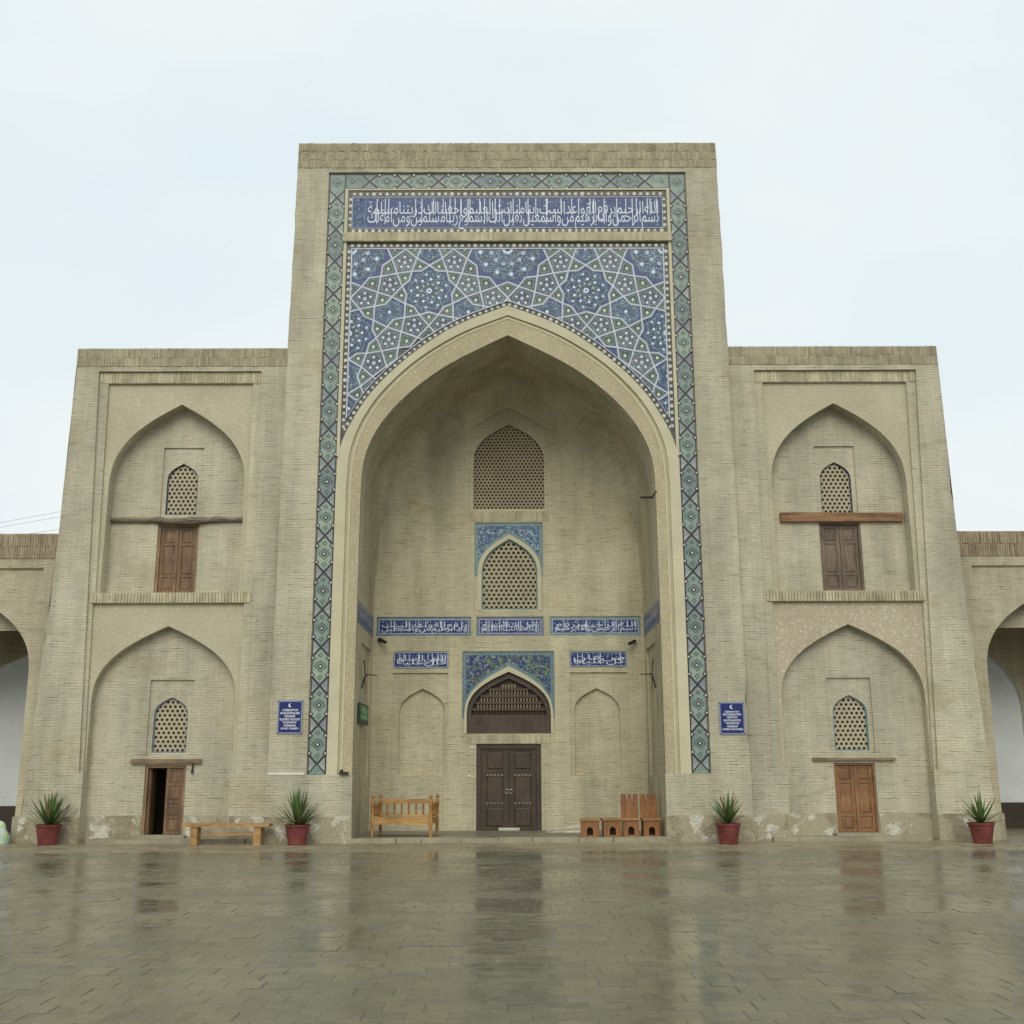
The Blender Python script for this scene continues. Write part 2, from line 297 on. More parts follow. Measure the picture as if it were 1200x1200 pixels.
def leaf_mat():
    m, t, b = mat('yucca_leaf')
    oc = n(t, 'ShaderNodeTexCoord').outputs['Object']
    z = n(t, 'ShaderNodeSeparateXYZ', {0: oc}).outputs[2]
    f = noise(t, n(t, 'ShaderNodeMapping', {'Vector': oc, 'Scale': (30, 30, 2)}).outputs[0], 2.0, 3.0)
    rr = n(t, 'ShaderNodeObjectInfo').outputs['Random']
    col = mixc(t, rng(t, f, 0.3, 0.7), (0.035, 0.085, 0.025, 1), (0.075, 0.155, 0.04, 1))
    col = mixc(t, rng(t, rr, 0.62, 1.0, 0.0, 0.55), col, (0.17, 0.27, 0.05, 1))
    col = mixc(t, rng(t, z, 0.42, 0.62, 0.0, 0.5), col, (0.17, 0.20, 0.09, 1))
    col = mixc(t, rng(t, rr, 0.10, 0.07), col, (0.22, 0.15, 0.07, 1))
    setb(t, b, col, 0.45)
    return m
M_leaf = leaf_mat()
M_rag = glaze('patterned_cloth', [(0.55, 0.60, 0.58), (0.42, 0.55, 0.42), (0.62, 0.65, 0.62), (0.30, 0.42, 0.58), (0.55, 0.58, 0.25)], 7, objcoord=True, rough=0.9)

def paver_mat(name, cols, rough=(0.125, 0.32)):
    m, t, b = mat(name)
    g = n(t, 'ShaderNodeNewGeometry'); pos = g.outputs['Position']
    rr = ma(t, 'FRACT', ma(t, 'ADD', g.outputs['Random Per Island'], n(t, 'ShaderNodeObjectInfo').outputs['Random']))
    col = ramp(t, rr, [(0.0, cols[0]), (0.35, cols[1]), (0.7, cols[2]), (1.0, cols[3])])
    big = noise(t, pos, 0.5, 5.0, 0.6); mid = noise(t, pos, 6.0, 4.0, 0.6); f = noise(t, pos, 70.0, 3.0)
    col = mixc(t, 1.0, col, ramp(t, mid, [(0.3, (0.84, 0.84, 0.83)), (0.65, (1.05, 1.05, 1.04))]), 'MULTIPLY')
    col = mixc(t, 1.0, col, ramp(t, big, [(0.3, (0.82, 0.82, 0.8)), (0.7, (1.12, 1.11, 1.08))]), 'MULTIPLY')
    pud = noise(t, n(t, 'ShaderNodeMapping', {'Vector': pos, 'Scale': (0.42, 0.62, 1.0)}).outputs[0], 1.0, 6.0, 0.62)
    dry = rng(t, ma(t, 'ADD', pud, ma(t, 'MULTIPLY', ma(t, 'SUBTRACT', mid, 0.5), 0.22)), 0.44, 0.56)
    ro = rng(t, dry, 0.0, 1.0, rough[0], rough[1])
    col = mixc(t, 1.0, col, mixc(t, dry, (0.86, 0.86, 0.86, 1), (1.06, 1.05, 1.02, 1)), 'MULTIPLY')
    w = noise(t, pos, 9.0, 2.0, 0.5)
    nm = bump(t, ma(t, 'MULTIPLY', w, rng(t, dry, 0.0, 1.0, 0.25, 1.0)), 0.11, 0.02); nm = bump(t, ma(t, 'MULTIPLY', f, dry), 0.12, 0.004, nm)
    setb(t, b, col, ro, nm, Specular_IOR_Level=0.5)
    return m
M_pave = paver_mat('wet_paver', [(0.142, 0.138, 0.101), (0.156, 0.15, 0.109), (0.168, 0.16, 0.115), (0.186, 0.171, 0.118)])
M_apron = paver_mat('damp_light_paver', [(0.24, 0.205, 0.14), (0.28, 0.24, 0.165), (0.31, 0.265, 0.18), (0.25, 0.22, 0.155)], (0.30, 0.55))
M_kerb = plaster_mat('kerb_stone', (0.40, 0.36, 0.26), 16.0, 0.4, 0.25, (0.7, 0.7, 0.68))
M_grout = plain('wet_grout', (0.125, 0.118, 0.086), 0.2, 0.0, 0.3, 6.0)
M_floor = paver_mat('iwan_floor', [(0.22, 0.20, 0.15)] * 4, (0.35, 0.6))

# ------------------------------------------------------------------ mesh builder
def FRONT(u, v, w): return (u, w, v)
class MB:
    def __init__(s, T=FRONT): s.v = []; s.f = []; s.uv = []; s.T = T
    def face(s, pts, uvs):
        i = len(s.v); s.v += [tuple(p) for p in pts]; s.f.append(tuple(range(i, i + len(pts)))); s.uv += list(uvs)
        return s
    def quad3(s, a, b, c, d, uvs=None):
        return s.face((a, b, c, d), uvs or ((0, 0), (1, 0), (1, 1), (0, 1)))
    def plate(s, outer, holes=(), w=0.0, flip=False):
        loops = [[Vector((p[0], p[1], 0)) for p in L] for L in [outer] + list(holes)]
        P = [p for L in loops for p in L]
        i = len(s.v); s.v += [s.T(p.x, p.y, w) for p in P]
        for a, b, c in tessellate_polygon(loops):
            ar = (P[b] - P[a]).cross(P[c] - P[a]).z
            if abs(ar) < 1e-9: continue
            if (ar < 0) != flip: b, c = c, b
            s.f.append((i + a, i + b, i + c)); s.uv += [(P[k].x, P[k].y) for k in (a, b, c)]
        return s
    def reveal(s, loop, w0, w1, closed=True):
        L = list(loop); acc = 0.0; m = len(L)
        for k in range(m if closed else m - 1):
            a, b = L[k], L[(k + 1) % m]; d = math.hypot(b[0] - a[0], b[1] - a[1])
            horiz = abs(b[1] - a[1]) < 0.2 * abs(b[0] - a[0])
            va, vb = (acc, acc + d)
            if abs(b[0] - a[0]) < 1e-4: va, vb = a[1], b[1]
            i = len(s.v)
            s.v += [s.T(a[0], a[1], w0), s.T(b[0], b[1], w0), s.T(b[0], b[1], w1), s.T(a[0], a[1], w1)]
            s.f.append((i, i + 1, i + 2, i + 3)); s.uv += [(w0, va), (w0, vb), (w1, vb), (w1, va)]
            acc += d
        return s
    def slab(s, outer, holes, w0, w1):
        s.plate(outer, holes, w0); s.plate(outer, holes, w1, True)
        s.reveal(list(reversed(outer)), w0, w1)
        for h in holes: s.reveal(h, w0, w1)
        return s
    def box(s, x0, x1, y0, y1, z0, z1, jit=0.0):
        j = lambda: random.uniform(-jit, jit) if jit else 0.0
        P = [(x + j(), y + j(), z + j()) for z in (z0, z1) for y in (y0, y1) for x in (x0, x1)]
        i = len(s.v); s.v += P
        for q, (a, b) in (((0, 1, 5, 4), (0, 2)), ((3, 2, 6, 7), (0, 2)), ((2, 0, 4, 6), (1, 2)), ((1, 3, 7, 5), (1, 2)), ((4, 5, 7, 6), (0, 1)), ((2, 3, 1, 0), (0, 1))):
            s.f.append(tuple(i + k for k in q)); s.uv += [(P[k][a], P[k][b]) for k in q]
        return s
    def tube(s, pts, rad, seg=8, cap=True, flat=1.0):
        m = len(pts); rs = rad if isinstance(rad, (list, tuple)) else [rad] * m
        base = len(s.v); P = [Vector(p) for p in pts]
        for k in range(m):
            d = (P[min(k + 1, m - 1)] - P[max(k - 1, 0)]).normalized()
            ref = Vector((0, 0, 1)) if abs(d.z) < 0.9 else Vector((1, 0, 0))
            a = d.cross(ref).normalized(); b = a.cross(d)
            for q in range(seg):
                t = 2 * math.pi * q / seg
                s.v.append(tuple(P[k] + a * rs[k] * math.cos(t) + b * rs[k] * flat * math.sin(t)))
        for k in range(m - 1):
            for q in range(seg):
                q2 = (q + 1) % seg
                s.f.append((base + k * seg + q, base + k * seg + q2, base + (k + 1) * seg + q2, base + (k + 1) * seg + q))
                s.uv += [(q / seg, k), ((q + 1) / seg, k), ((q + 1) / seg, k + 1), (q / seg, k + 1)]
        if cap:
            for k, rev in ((0, True), (m - 1, False)):
                ids = [base + k * seg + q for q in range(seg)]
                s.f.append(tuple(reversed(ids)) if rev else tuple(ids)); s.uv += [(0, 0)] * seg
        return s
    def lathe(s, cx, cy, prof, seg=20, ax='Z', cz=0.0):
        base = len(s.v); m = len(prof)
        for r, h in prof:
            for q in range(seg):
                t = 2 * math.pi * q / seg
                s.v.append((cx + r * math.cos(t), cy + r * math.sin(t), cz + h))
        for k in range(m - 1):
            for q in range(seg):
                q2 = (q + 1) % seg
                s.f.append((base + k * seg + q, base + k * seg + q2, base + (k + 1) * seg + q2, base + (k + 1) * seg + q))
                s.uv += [(q / seg, k), ((q + 1) / seg, k), ((q + 1) / seg, k + 1), (q / seg, k + 1)]
        for k, rev in ((0, True), (m - 1, False)):
            ids = [base + k * seg + q for q in range(seg)]
            s.f.append(tuple(reversed(ids)) if rev else tuple(ids)); s.uv += [(0, 0)] * seg
        return s
    def mesh(s, name):
        me = bpy.data.meshes.new(name); me.from_pydata(s.v, [], s.f)
        ul = me.uv_layers.new(name='UVMap'); flat = [c for p in s.uv for c in p]
        ul.data.foreach_set('uv', flat); me.update()
        return me
def link(name, me, m=None, parent=None, loc=None, smooth=False, **props):
    o = bpy.data.objects.new(name, me); COL.objects.link(o)
    if m is not None and me is not None and not me.materials: me.materials.append(m)
    if smooth and me: me.polygons.foreach_set('use_smooth', [True] * len(me.polygons))
    if loc is not None: o.location = loc
    if parent is not None:
        o.parent = parent
    for k, v in props.items(): o[k] = v
    return o
def obj(name, mb, m, parent=None, loc=None, smooth=False, **props):
    return link(name, mb.mesh(name), m, parent, loc, smooth, **props)
def empty(name, loc=(0, 0, 0), rz=0.0, parent=None, **props):
    o = bpy.data.objects.new(name, None); COL.objects.link(o); o.location = loc; o.rotation_euler = (0, 0, rz)
    o.empty_display_size = 0.2
    if parent is not None: o.parent = parent
    for k, v in props.items(): o[k] = v
    return o

# ------------------------------------------------------------------ arch curves
PROF = [(0, 1), (0.21, 0.908), (0.444, 0.79), (0.677, 0.64), (0.85, 0.47), (0.95, 0.30), (0.99, 0.14), (1, 0)]
def catmull(P, k=5):
    out = []
    m = len(P)
    for i in range(m - 1):
        p0 = P[i - 1] if i else (2 * P[0][0] - P[1][0], 2 * P[0][1] - P[1][1])
        p1, p2 = P[i], P[i + 1]
        p3 = P[i + 2] if i + 2 < m else (2 * P[-1][0] - P[-2][0], 2 * P[-1][1] - P[-2][1])
        for j in range(k):
            t = j / k
            out.append(tuple(0.5 * (2 * p1[a] + (p2[a] - p0[a]) * t + (2 * p0[a] - 5 * p1[a] + 4 * p2[a] - p3[a]) * t * t + (3 * p1[a] - p0[a] - 3 * p2[a] + p3[a]) * t ** 3) for a in (0, 1)))
    out.append(P[-1])
    return out
def arc_from_half(half, cx=0.0, k=5):
    """left spring -> apex -> right spring"""
    h = catmull(half, k)
    return [(cx - x, z) for x, z in reversed(h)] + [(cx + x, z) for x, z in h[1:]]
def arch(cx, hw, zs, za, k=3):
    return arc_from_half([(x * hw, zs + z * (za - zs)) for x, z in PROF], cx, k)
def arch_loop(cx, hw, z0, zs, za, k=3):
    """closed counter-clockwise loop of an arched opening"""
    a = arch(cx, hw, zs, za, k)
    return [(cx - hw, z0), (cx + hw, z0)] + list(reversed(a))
RQ = random.Random(21)
def rough(p, q, k, amp=0.013):
    """points between p and q, pushed off the line: worn masonry corners"""
    dx, dz = q[0] - p[0], q[1] - p[1]; l = math.hypot(dx, dz); out = []
    for i in range(1, k):
        t = i / k + RQ.uniform(-0.3, 0.3) / k; o = RQ.gauss(0, amp * 0.6)
        if RQ.random() < 0.12: o -= RQ.uniform(0.0, amp * 1.6)
        out.append((p[0] + dx * t + dz / l * o, p[1] + dz * t - dx / l * o))
    return out
def rect(x0, x1, z0, z1): return [(x0, z0), (x1, z0), (x1, z1), (x0, z1)]

# ------------------------------------------------------------------ ground
link('ground', MB().quad3((-260, -260, -0.003), (260, -260, -0.003), (260, 260, -0.003), (-260, 260, -0.003)).mesh('ground'), M_grout, kind='structure')
def paver_verts(dx, dy, ch=0.005, h=0.03):
    a, b = dx / 2, dy / 2
    lo = [(-a, -b, -h), (a, -b, -h), (a, b, -h), (-a, b, -h)]
    md = [(-a, -b, -ch * 0.6), (a, -b, -ch * 0.6), (a, b, -ch * 0.6), (-a, b, -ch * 0.6)]
    tp = [(-a + ch, -b + ch, 0), (a - ch, -b + ch, 0), (a - ch, b - ch, 0), (-a + ch, b - ch, 0)]
    return lo + md + tp
PF = [(8, 9, 10, 11)] + [(i, (i + 1) % 4, 4 + (i + 1) % 4, 4 + i) for i in range(4)] + [(4 + i, 4 + (i + 1) % 4, 8 + (i + 1) % 4, 8 + i) for i in range(4)]
pav = empty('courtyard_paving', (0, 0, 0), kind='structure')
S = 0.30
paver_me = []
for q in range(4):
    mb = MB(); vs = paver_verts(S - random.uniform(0.005, 0.010), S - random.uniform(0.005, 0.010))
    for f in PF: mb.face([vs[i] for i in f], [(0, 0)] * 4)
    me = bpy.data.meshes.new('paver'); me.from_pydata(vs, [], PF); me.materials.append(M_pave); paver_me.append(me)
cand, row, off_ = [], 0, 0.0
yy = -24.0
while yy < -2.85:
    hw = min(15.0, max(5.0, 3.6 + (yy + 18.7) * 0.485 + 2.5))
    k0 = int(-hw / S)
    for k in range(k0, -k0 + 1):
        cand.append((k * S + off_ + random.uniform(-0.006, 0.006), yy + S / 2))
    yy += S; row += 1; off_ = (S / 2 if row % 2 else 0) + random.gauss(0, 0.035)
def vis(x, y): return y > -18.75 and abs(x) < 3.5 + (y + 18.7) * 0.49
near = sorted([c for c in cand if vis(*c)], key=lambda c: c[1])[:300]
nearset = set(near)
BV, BF = [], []
rp = random.Random(3)
def tilt(): return Euler((R(rp.gauss(0, 0.28)), R(rp.gauss(0, 0.3)), R(rp.gauss(0, 0.5))))
for c in cand:
    z = rp.gauss(0, 0.0016); e = tilt()
    if c in nearset:
        o = link('paver', rp.choice(paver_me), None, pav, (c[0], c[1], z)); o.rotation_euler = e
    else:
        mtx = e.to_matrix(); i = len(BV)
        for p in paver_verts(S - rp.uniform(0.001, 0.013), S - rp.uniform(0.001, 0.011)):
            q = mtx @ Vector(p); BV.append((q.x + c[0], q.y + c[1], q.z + z))
        BF += [tuple(i + a for a in f) for f in PF]
me = bpy.data.meshes.new('paver_field'); me.from_pydata(BV, [], BF); link('paver_field', me, M_pave, pav, kind='stuff')
# lighter damp walkway in front of the building
BV, BF = [], []
yy, row = -2.85, 0
while yy < 0.9:
    for k in range(-62, 63):
        x = k * S + (S / 2 if row % 2 else 0); e = tilt(); mtx = e.to_matrix(); i = len(BV); z = rp.gauss(0, 0.0015)
        for p in paver_verts(S - rp.uniform(0.006, 0.012), S - rp.uniform(0.006, 0.012)):
            q = mtx @ Vector(p); BV.append((q.x + x, q.y + yy + S / 2, q.z + z))
        BF += [tuple(i + a for a in f) for f in PF]
    yy += S; row += 1
me = bpy.data.meshes.new('walkway'); me.from_pydata(BV, [], BF); link('walkway', me, M_apron, None, kind='structure')

# ------------------------------------------------------------------ the madrasa
B = empty('madrasa', (0, 0, 0), label='cream brick madrasa with tall portal clad in blue geometric tilework', category='building')
def P(name, mb, m, parent=None, **kw): return obj(name, mb, m, parent or B, **kw)

def soldiers(name, x0, x1, y, z0, rows, bw, bh, m, parent, top_jit=0.0, depth=0.10, gap=0.012, face=0.0):
    mb = MB()
    for r in range(rows):
        x = x0; zz = z0 + r * (bh + gap)
        while x < x1 - 0.01:
            w = min(bw * random.uniform(0.88, 1.12), x1 - x)
            t = bh + (random.uniform(-top_jit, top_jit * 0.3) if r == rows - 1 else random.uniform(-0.03, 0.012) if rows > 1 else random.uniform(-0.006, 0.004))
            zo = random.uniform(-0.035, 0.01) if r else 0.0
            yo = random.uniform(-0.012, 0.004)
            mb.box(x, x + w, y - face + yo, y + depth, zz + zo, zz + t, 0.0025)
            x += w + gap * random.uniform(0.6, 1.4)
    return obj(name, mb, m, parent, kind='stuff')

OPEN_H = [(0, 12.66), (0.78, 12.27), (1.65, 11.78), (2.52, 11.10), (3.16, 10.38), (3.53, 9.70), (3.68, 9.05), (3.71, 8.2)]
GROV_H = [(0, 13.21), (1.22, 12.71), (2.32, 12.01), (3.18, 11.18), (3.70, 10.40), (3.99, 9.61), (4.06, 8.82), (4.07, 8.0)]
OUTR_H = [(0, 13.47), (1.18, 13.0), (2.10, 12.43), (2.97, 11.69), (3.61, 10.95), (4.09, 10.10), (4.28, 9.5), (4.33, 8.83), (4.335, 8.0)]
OPEN, GROV, OUTR = arc_from_half(OPEN_H), arc_from_half(GROV_H), arc_from_half(OUTR_H)
ZB, ZT, XO = 1.55, 17.33, 4.80      # tile field bottom, top, half width
JX = 3.71
# front wall of the portal round the tile field
ol = [(-5.72, 0), (-JX, 0), (-JX, ZB), (-XO, ZB), (-XO, ZT), (XO, ZT), (XO, ZB), (JX, ZB), (JX, 0), (5.72, 0)] + rough((5.72, 0), (5.70, 12.4), 30) + [(5.70, 12.4)] + rough((5.70, 12.4), (5.64, 18.2), 16) + [(5.64, 18.2), (-5.64, 18.2)] + rough((-5.64, 18.2), (-5.70, 12.4), 16) + [(-5.70, 12.4)] + rough((-5.70, 12.4), (-5.72, 0), 30)
mb = MB().plate(ol, (), 0.0)
mb.reveal([(JX, ZB), (XO, ZB), (XO, ZT), (-XO, ZT), (-XO, ZB), (-JX, ZB)], 0.0, 0.075, False)
for s in (-1, 1):
    mb.quad3((s * 5.72, 0, 0), (s * 5.72, 6, 0), (s * 5.64, 6, 18.2), (s * 5.64, 0, 18.2), ((0, 0), (6, 0), (6, 18.2), (0, 18.2)))
mb.quad3((-5.64, 0, 18.2), (5.64, 0, 18.2), (5.64, 6, 18.2), (-5.64, 6, 18.2), ((-5.6, 0), (5.6, 0), (5.6, 6), (-5.6, 6)))
mb.quad3((-5.72, 6, 0), (5.72, 6, 0), (5.64, 6, 18.2), (-5.64, 6, 18.2))
P('portal_wall', mb, M_brick)
soldiers('parapet_bricks', -5.63, 5.63, 0.0, 17.46, 3, 0.056, 0.236, M_sold, B, 0.03, 0.08, face=0.012)
# field behind the tiles
fld = [(-XO, ZB), (-JX, ZB)] + OPEN + [(JX, ZB), (XO, ZB), (XO, ZT), (-XO, ZT)]
P('tile_bed', MB().plate(fld, (), 0.075), M_mould)
# arch mouldings
mo = [(-4.33, ZB)] + OUTR + [(4.33, ZB)]; mg = [(-4.07, ZB)] + GROV + [(4.07, ZB)]; mi = [(-JX, ZB)] + OPEN + [(JX, ZB)]
def ring(a, b, w0, w1, mb=None, T=FRONT):
    """flat band between two open curves, front at w0, edges going back to w1"""
    mb = mb or MB(T)
    mb.plate(list(b) + list(reversed(a)), (), w0)
    mb.reveal(a, w0, w1, False); mb.reveal(list(reversed(b)), w0, w1, False)
    return mb
P('arch_moulding', ring(mo, mg, 0.005, 0.075), M_mould)
mg2 = [(x * 0.985, z - 0.03 if z > ZB else z) for x, z in mg]
P('carved_band', ring(mg2, mi, 0.028, 0.075), M_carved)
ml = [(x * 0.982, z - 0.07 if z > ZB else z) for x, z in mg]; ml2 = [(x * 0.972, z - 0.10 if z > ZB else z) for x, z in mg]
P('arch_fillet', ring(ml, ml2, 0.016, 0.03), M_mould)
# dado of the piers
mb = MB()
for s in (-1, 1):
    a, b = sorted((s * 3.70, s * 5.735)); P('pier_dado', MB().box(a, b, -0.03, 0.04, 0.0, 1.56), M_brick)
P('dado_ledge', MB().box(-5.70, -4.84, -0.045, 0.0, 1.555, 1.615), M_whitetrim)
mb = MB()
for s in (-1, 1):
    a, b = sorted((s * 3.685, s * 5.75)); P('pier_socle', MB().box(a, b, -0.055, 0.05, -0.03, 0.60), M_socle)

# ---- iwan
YB = 3.3
SW = 6.3
vault = [(-JX, SW)] + OPEN + [(JX, SW)]
mb = MB(); ys = [0.028, 0.7, 1.4, 2.0] + [2.0 + 1.3 * k / 9 for k in range(1, 10)]
rows_ = []
for y in ys:
    d = max(0.0, (y - 2.0) / 1.3); inset = 0.85 * (1 - math.sqrt(max(0.0, 1 - d * d)))
    row_, acc = [], 0.0
    for k, (x, z) in enumerate(vault):
        if k: acc += math.hypot(x - vault[k - 1][0], z - vault[k - 1][1])
        w = min(1.0, max(0.0, (z - 7.6) / 2.4)); w = w * w * (3 - 2 * w)
        vx, vz = -x, 8.6 - z; l = math.hypot(vx, vz) or 1.0
        row_.append(((x + vx / l * inset * w, y, z + vz / l * inset * w), acc))
    rows_.append(row_)
nv_ = len(vault)
mb.v = [p for row_ in rows_ for p, a in row_]
for a in range(len(ys) - 1):
    for k in range(nv_ - 1):
        i = a * nv_ + k; mb.f.append((i, i + nv_, i + nv_ + 1, i + 1))
        mb.uv += [(ys[a], rows_[a][k][1]), (ys[a + 1], rows_[a][k][1]), (ys[a + 1], rows_[a][k + 1][1]), (ys[a], rows_[a][k + 1][1])]
P('iwan_vault', mb, M_brick_in, smooth=True)
for s in (-1, 1):
    T = lambda u, v, w, s=s: (s * (JX + w), u, v)
    hole = rect(1.15, 2.95, 1.5, 4.80)
    mb = MB(T).plate(rect(0.0, YB, -0.02, SW), [hole], 0.0).reveal(hole, 0, 0.06).plate(hole, (), 0.06)
    P('iwan_side_wall', mb, M_brick_in)
    mb = MB(T).plate(rect(0.12, YB - 0.02, 5.21, 5.75), (), -0.012).reveal(list(reversed(rect(0.12, YB - 0.02, 5.21, 5.75))), -0.012, 0.0)
    sb = P('inscription_panel', mb, M_blueframe, label='slate blue tile band on the side wall of the arched recess')
# back wall with its openings
h_top = rect(-1.11, 1.11, 8.74, 11.72)
h_mid = rect(-0.94, 0.96, 5.90, 8.40)
h_band = [rect(-3.62, -1.03, 5.22, 5.75), rect(-0.88, 0.96, 5.22, 5.75), rect(1.13, 3.62, 5.22, 5.75)]
h_sm = [rect(-3.14, -1.64, 4.34, 4.80), rect(1.66, 3.22, 4.36, 4.80)]
h_ni = [rect(-3.14, -1.64, 1.50, 4.22), rect(1.66, 3.22, 1.50, 4.22)]
h_tym = rect(-1.26, 1.24, 2.58, 4.80)
h_door = rect(-0.87, 0.86, 0.10, 2.33)
bw_out = [(-JX, -0.02), (JX, -0.02)] + list(reversed([(-JX, SW)] + OPEN + [(JX, SW)]))
mb = MB().plate(bw_out, [h_top, h_mid] + h_band + h_sm + h_ni + [h_tym, h_door], YB)
for h in [h_top, h_mid] + h_band + h_sm + h_ni + [h_tym]: mb.reveal(h, YB, YB + 0.05)
mb.reveal(h_door, YB, YB + 0.30)
# blind niches either side of the door
for h in h_ni:
    cx = (h[0][0] + h[1][0]) / 2; L = arch_loop(cx + (0.06 if cx < 0 else -0.06), 0.62, 1.52, 3.15, 3.80)
    mb.plate(h, [L], YB + 0.05).reveal(L, YB + 0.05, YB + 0.15).plate(L, (), YB + 0.15)
P('iwan_back_wall', mb, M_brick_in)
mb = MB()
for s in (-1, 1):
    a, b = sorted((s * 0.95, s * 3.70)); P('iwan_dado', MB().box(a, b, YB - 0.035, YB + 0.02, 0.0, 1.46), M_brick_in)

# ---- pierced lattices
def lattice_mesh(loop_test, x0, x1, z0, z1, p, y, th, hr=0.315):
    mb = MB(); R0 = p / math.sqrt(3); rowh = p * 0.866; r = 0; z = z0
    while z < z1 + p:
        x = x0 - p + (p / 2 if r % 2 else 0)
        while x < x1 + p:
            if loop_test(x, z, p * 0.75):
                O = [(x + R0 * math.sin(k * math.pi / 3), z + R0 * math.cos(k * math.pi / 3)) for k in range(6)]
                I = [(x + hr * p * math.sin(k * math.pi / 3), z + hr * p * math.cos(k * math.pi / 3)) for k in range(6)]
                i = len(mb.v)
                mb.v += [(a, y, b) for a, b in O] + [(a, y, b) for a, b in I] + [(a, y + th, b) for a, b in I]
                for k in range(6):
                    k2 = (k + 1) % 6
                    mb.f.append((i + k, i + 6 + k, i + 6 + k2, i + k2)); mb.f.append((i + 6 + k, i + 12 + k, i + 12 + k2, i + 6 + k2))
                    mb.uv += [(0, 0)] * 8
            x += p
        z += rowh; r += 1
    return mb
def lattice_window(cx, hw, z0, zs, za, y, pitch, mat_l, rim_mat, rim=0.03, cav=0.42, parent=None, cavm=None, top_in=None):
    """opening loop is cut by the caller; adds cavity, lattice, glazed rim"""
    ac = arch(cx, hw, zs, za)
    def inside(x, z, mg):
        if z < z0 - mg or abs(x - cx) > hw + mg: return False
        if z <= zs: return True
        f = (abs(x - cx) - mg) / hw
        if f <= 0: return z < za + mg
        for (a, b), (c, d) in zip(PROF, PROF[1:]):
            if a <= f <= c: return z < zs + (b + (d - b) * (f - a) / (c - a)) * (za - zs) + mg
        return False
    o = P('lattice_window', lattice_mesh(inside, cx - hw, cx + hw, z0 + pitch * 0.45, za, pitch, y + 0.07, 0.05), mat_l)
    L = arch_loop(cx, hw, z0, zs, za)
    big = rect(cx - hw - 0.25, cx + hw + 0.25, z0 - 0.2, za + 0.2)
    mb = MB().reveal(L, y, y + 0.12)
    mb.reveal(big, y + 0.12, y + cav).plate(big, (), y + cav).plate(big, [L], y + 0.12, True)
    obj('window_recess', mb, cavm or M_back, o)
    if rim_mat:
        li = arch_loop(cx, hw - rim, z0 + rim, zs, za - rim * 1.15)
        mb = MB().plate(L, [li], y + 0.035).reveal(li, y + 0.035, y + 0.07)
        obj('window_rim', mb, rim_mat, o)
    return o
# top window of the iwan
TW = (0.02, 1.0, 8.80, 10.15, 11.28)
L = arch_loop(*TW)
P('window_panel', MB().plate(h_top, [L], YB + 0.05), M_brick_in)
lattice_window(TW[0], TW[1], TW[2], TW[3], TW[4], YB + 0.05, 0.106, M_lat_dk, None)
soldiers('sill_bricks', -1.1, 1.12, YB, 8.44, 1, 0.066, 0.27, M_sold_lt, B, 0.0, 0.03, face=0.006)
# middle window: tile spandrel, brick ring, lattice
cx = 0.03
Lo = arch(cx, 0.88, 6.95, 8.06); Li = arch_loop(cx, 0.77, 5.96, 6.95, 7.93)
sp = [(-0.94, 6.95), (cx - 0.88, 6.95)] + Lo + [(cx + 0.88, 6.95), (0.96, 6.95), (0.96, 8.40), (-0.94, 8.40)]
sp = [(-0.94, 6.9)] + [(cx - 0.885, 6.9)] + Lo + [(cx + 0.885, 6.9), (0.96, 6.9), (0.96, 8.40), (-0.94, 8.40)]
P('window_panel', MB().plate(h_mid, [Li], YB + 0.05), M_brick_in)
def offset_frame(x0, x1, z0, z1, arc, b):
    return x0 + b, x1 - b, z1 - b
def tile_spandrel(x0, x1, zlow, z1, acx, ahw, azs, aza, y, m_field, m_band, band, name):
    """rectangular tile panel above an arch: field plus a border band along every edge"""
    outer = arch(acx, ahw, azs, aza)
    inner = arch(acx, ahw + band * 0.4, azs, aza + band * 1.25)
    full = [(x0, zlow), (acx - ahw - 0.002, zlow)] + outer + [(acx + ahw + 0.002, zlow), (x1, zlow), (x1, z1), (x0, z1)]
    xi0, xi1, zi1 = x0 + band, x1 - band, z1 - band
    cl = [(min(max(x, xi0), xi1), min(z, zi1)) for x, z in inner]
    keep = [p for p in cl if xi0 < p[0] < xi1]
    # field sits a little proud of the band
    field = [(xi0, keep[0][1])] + keep + [(xi1, keep[-1][1]), (xi1, zi1), (xi0, zi1)]
    o = P(name, MB().plate(full, (), y).reveal(list(reversed(full)), y, y + 0.02), m_band)
    obj('tile_field', MB().plate(field, (), y - 0.006), m_field, o)
    return o
tile_spandrel(-0.935, 0.955, 6.9, 8.395, cx, 0.88, 6.95, 8.06, YB + 0.035, M_floral2, M_turqband, 0.09, 'tile_spandrel')
a_o = [(cx - 0.88, 5.92)] + Lo + [(cx + 0.88, 5.92)]; a_i = [(cx - 0.77, 5.92)] + arch(cx, 0.77, 6.95, 7.93) + [(cx + 0.77, 5.92)]
P('brick_ring', ring(a_o, a_i, YB + 0.02, YB + 0.05), M_mould)
lattice_window(cx, 0.77, 5.96, 6.95, 7.93, YB + 0.05, 0.136, M_lat, M_turq, 0.035)
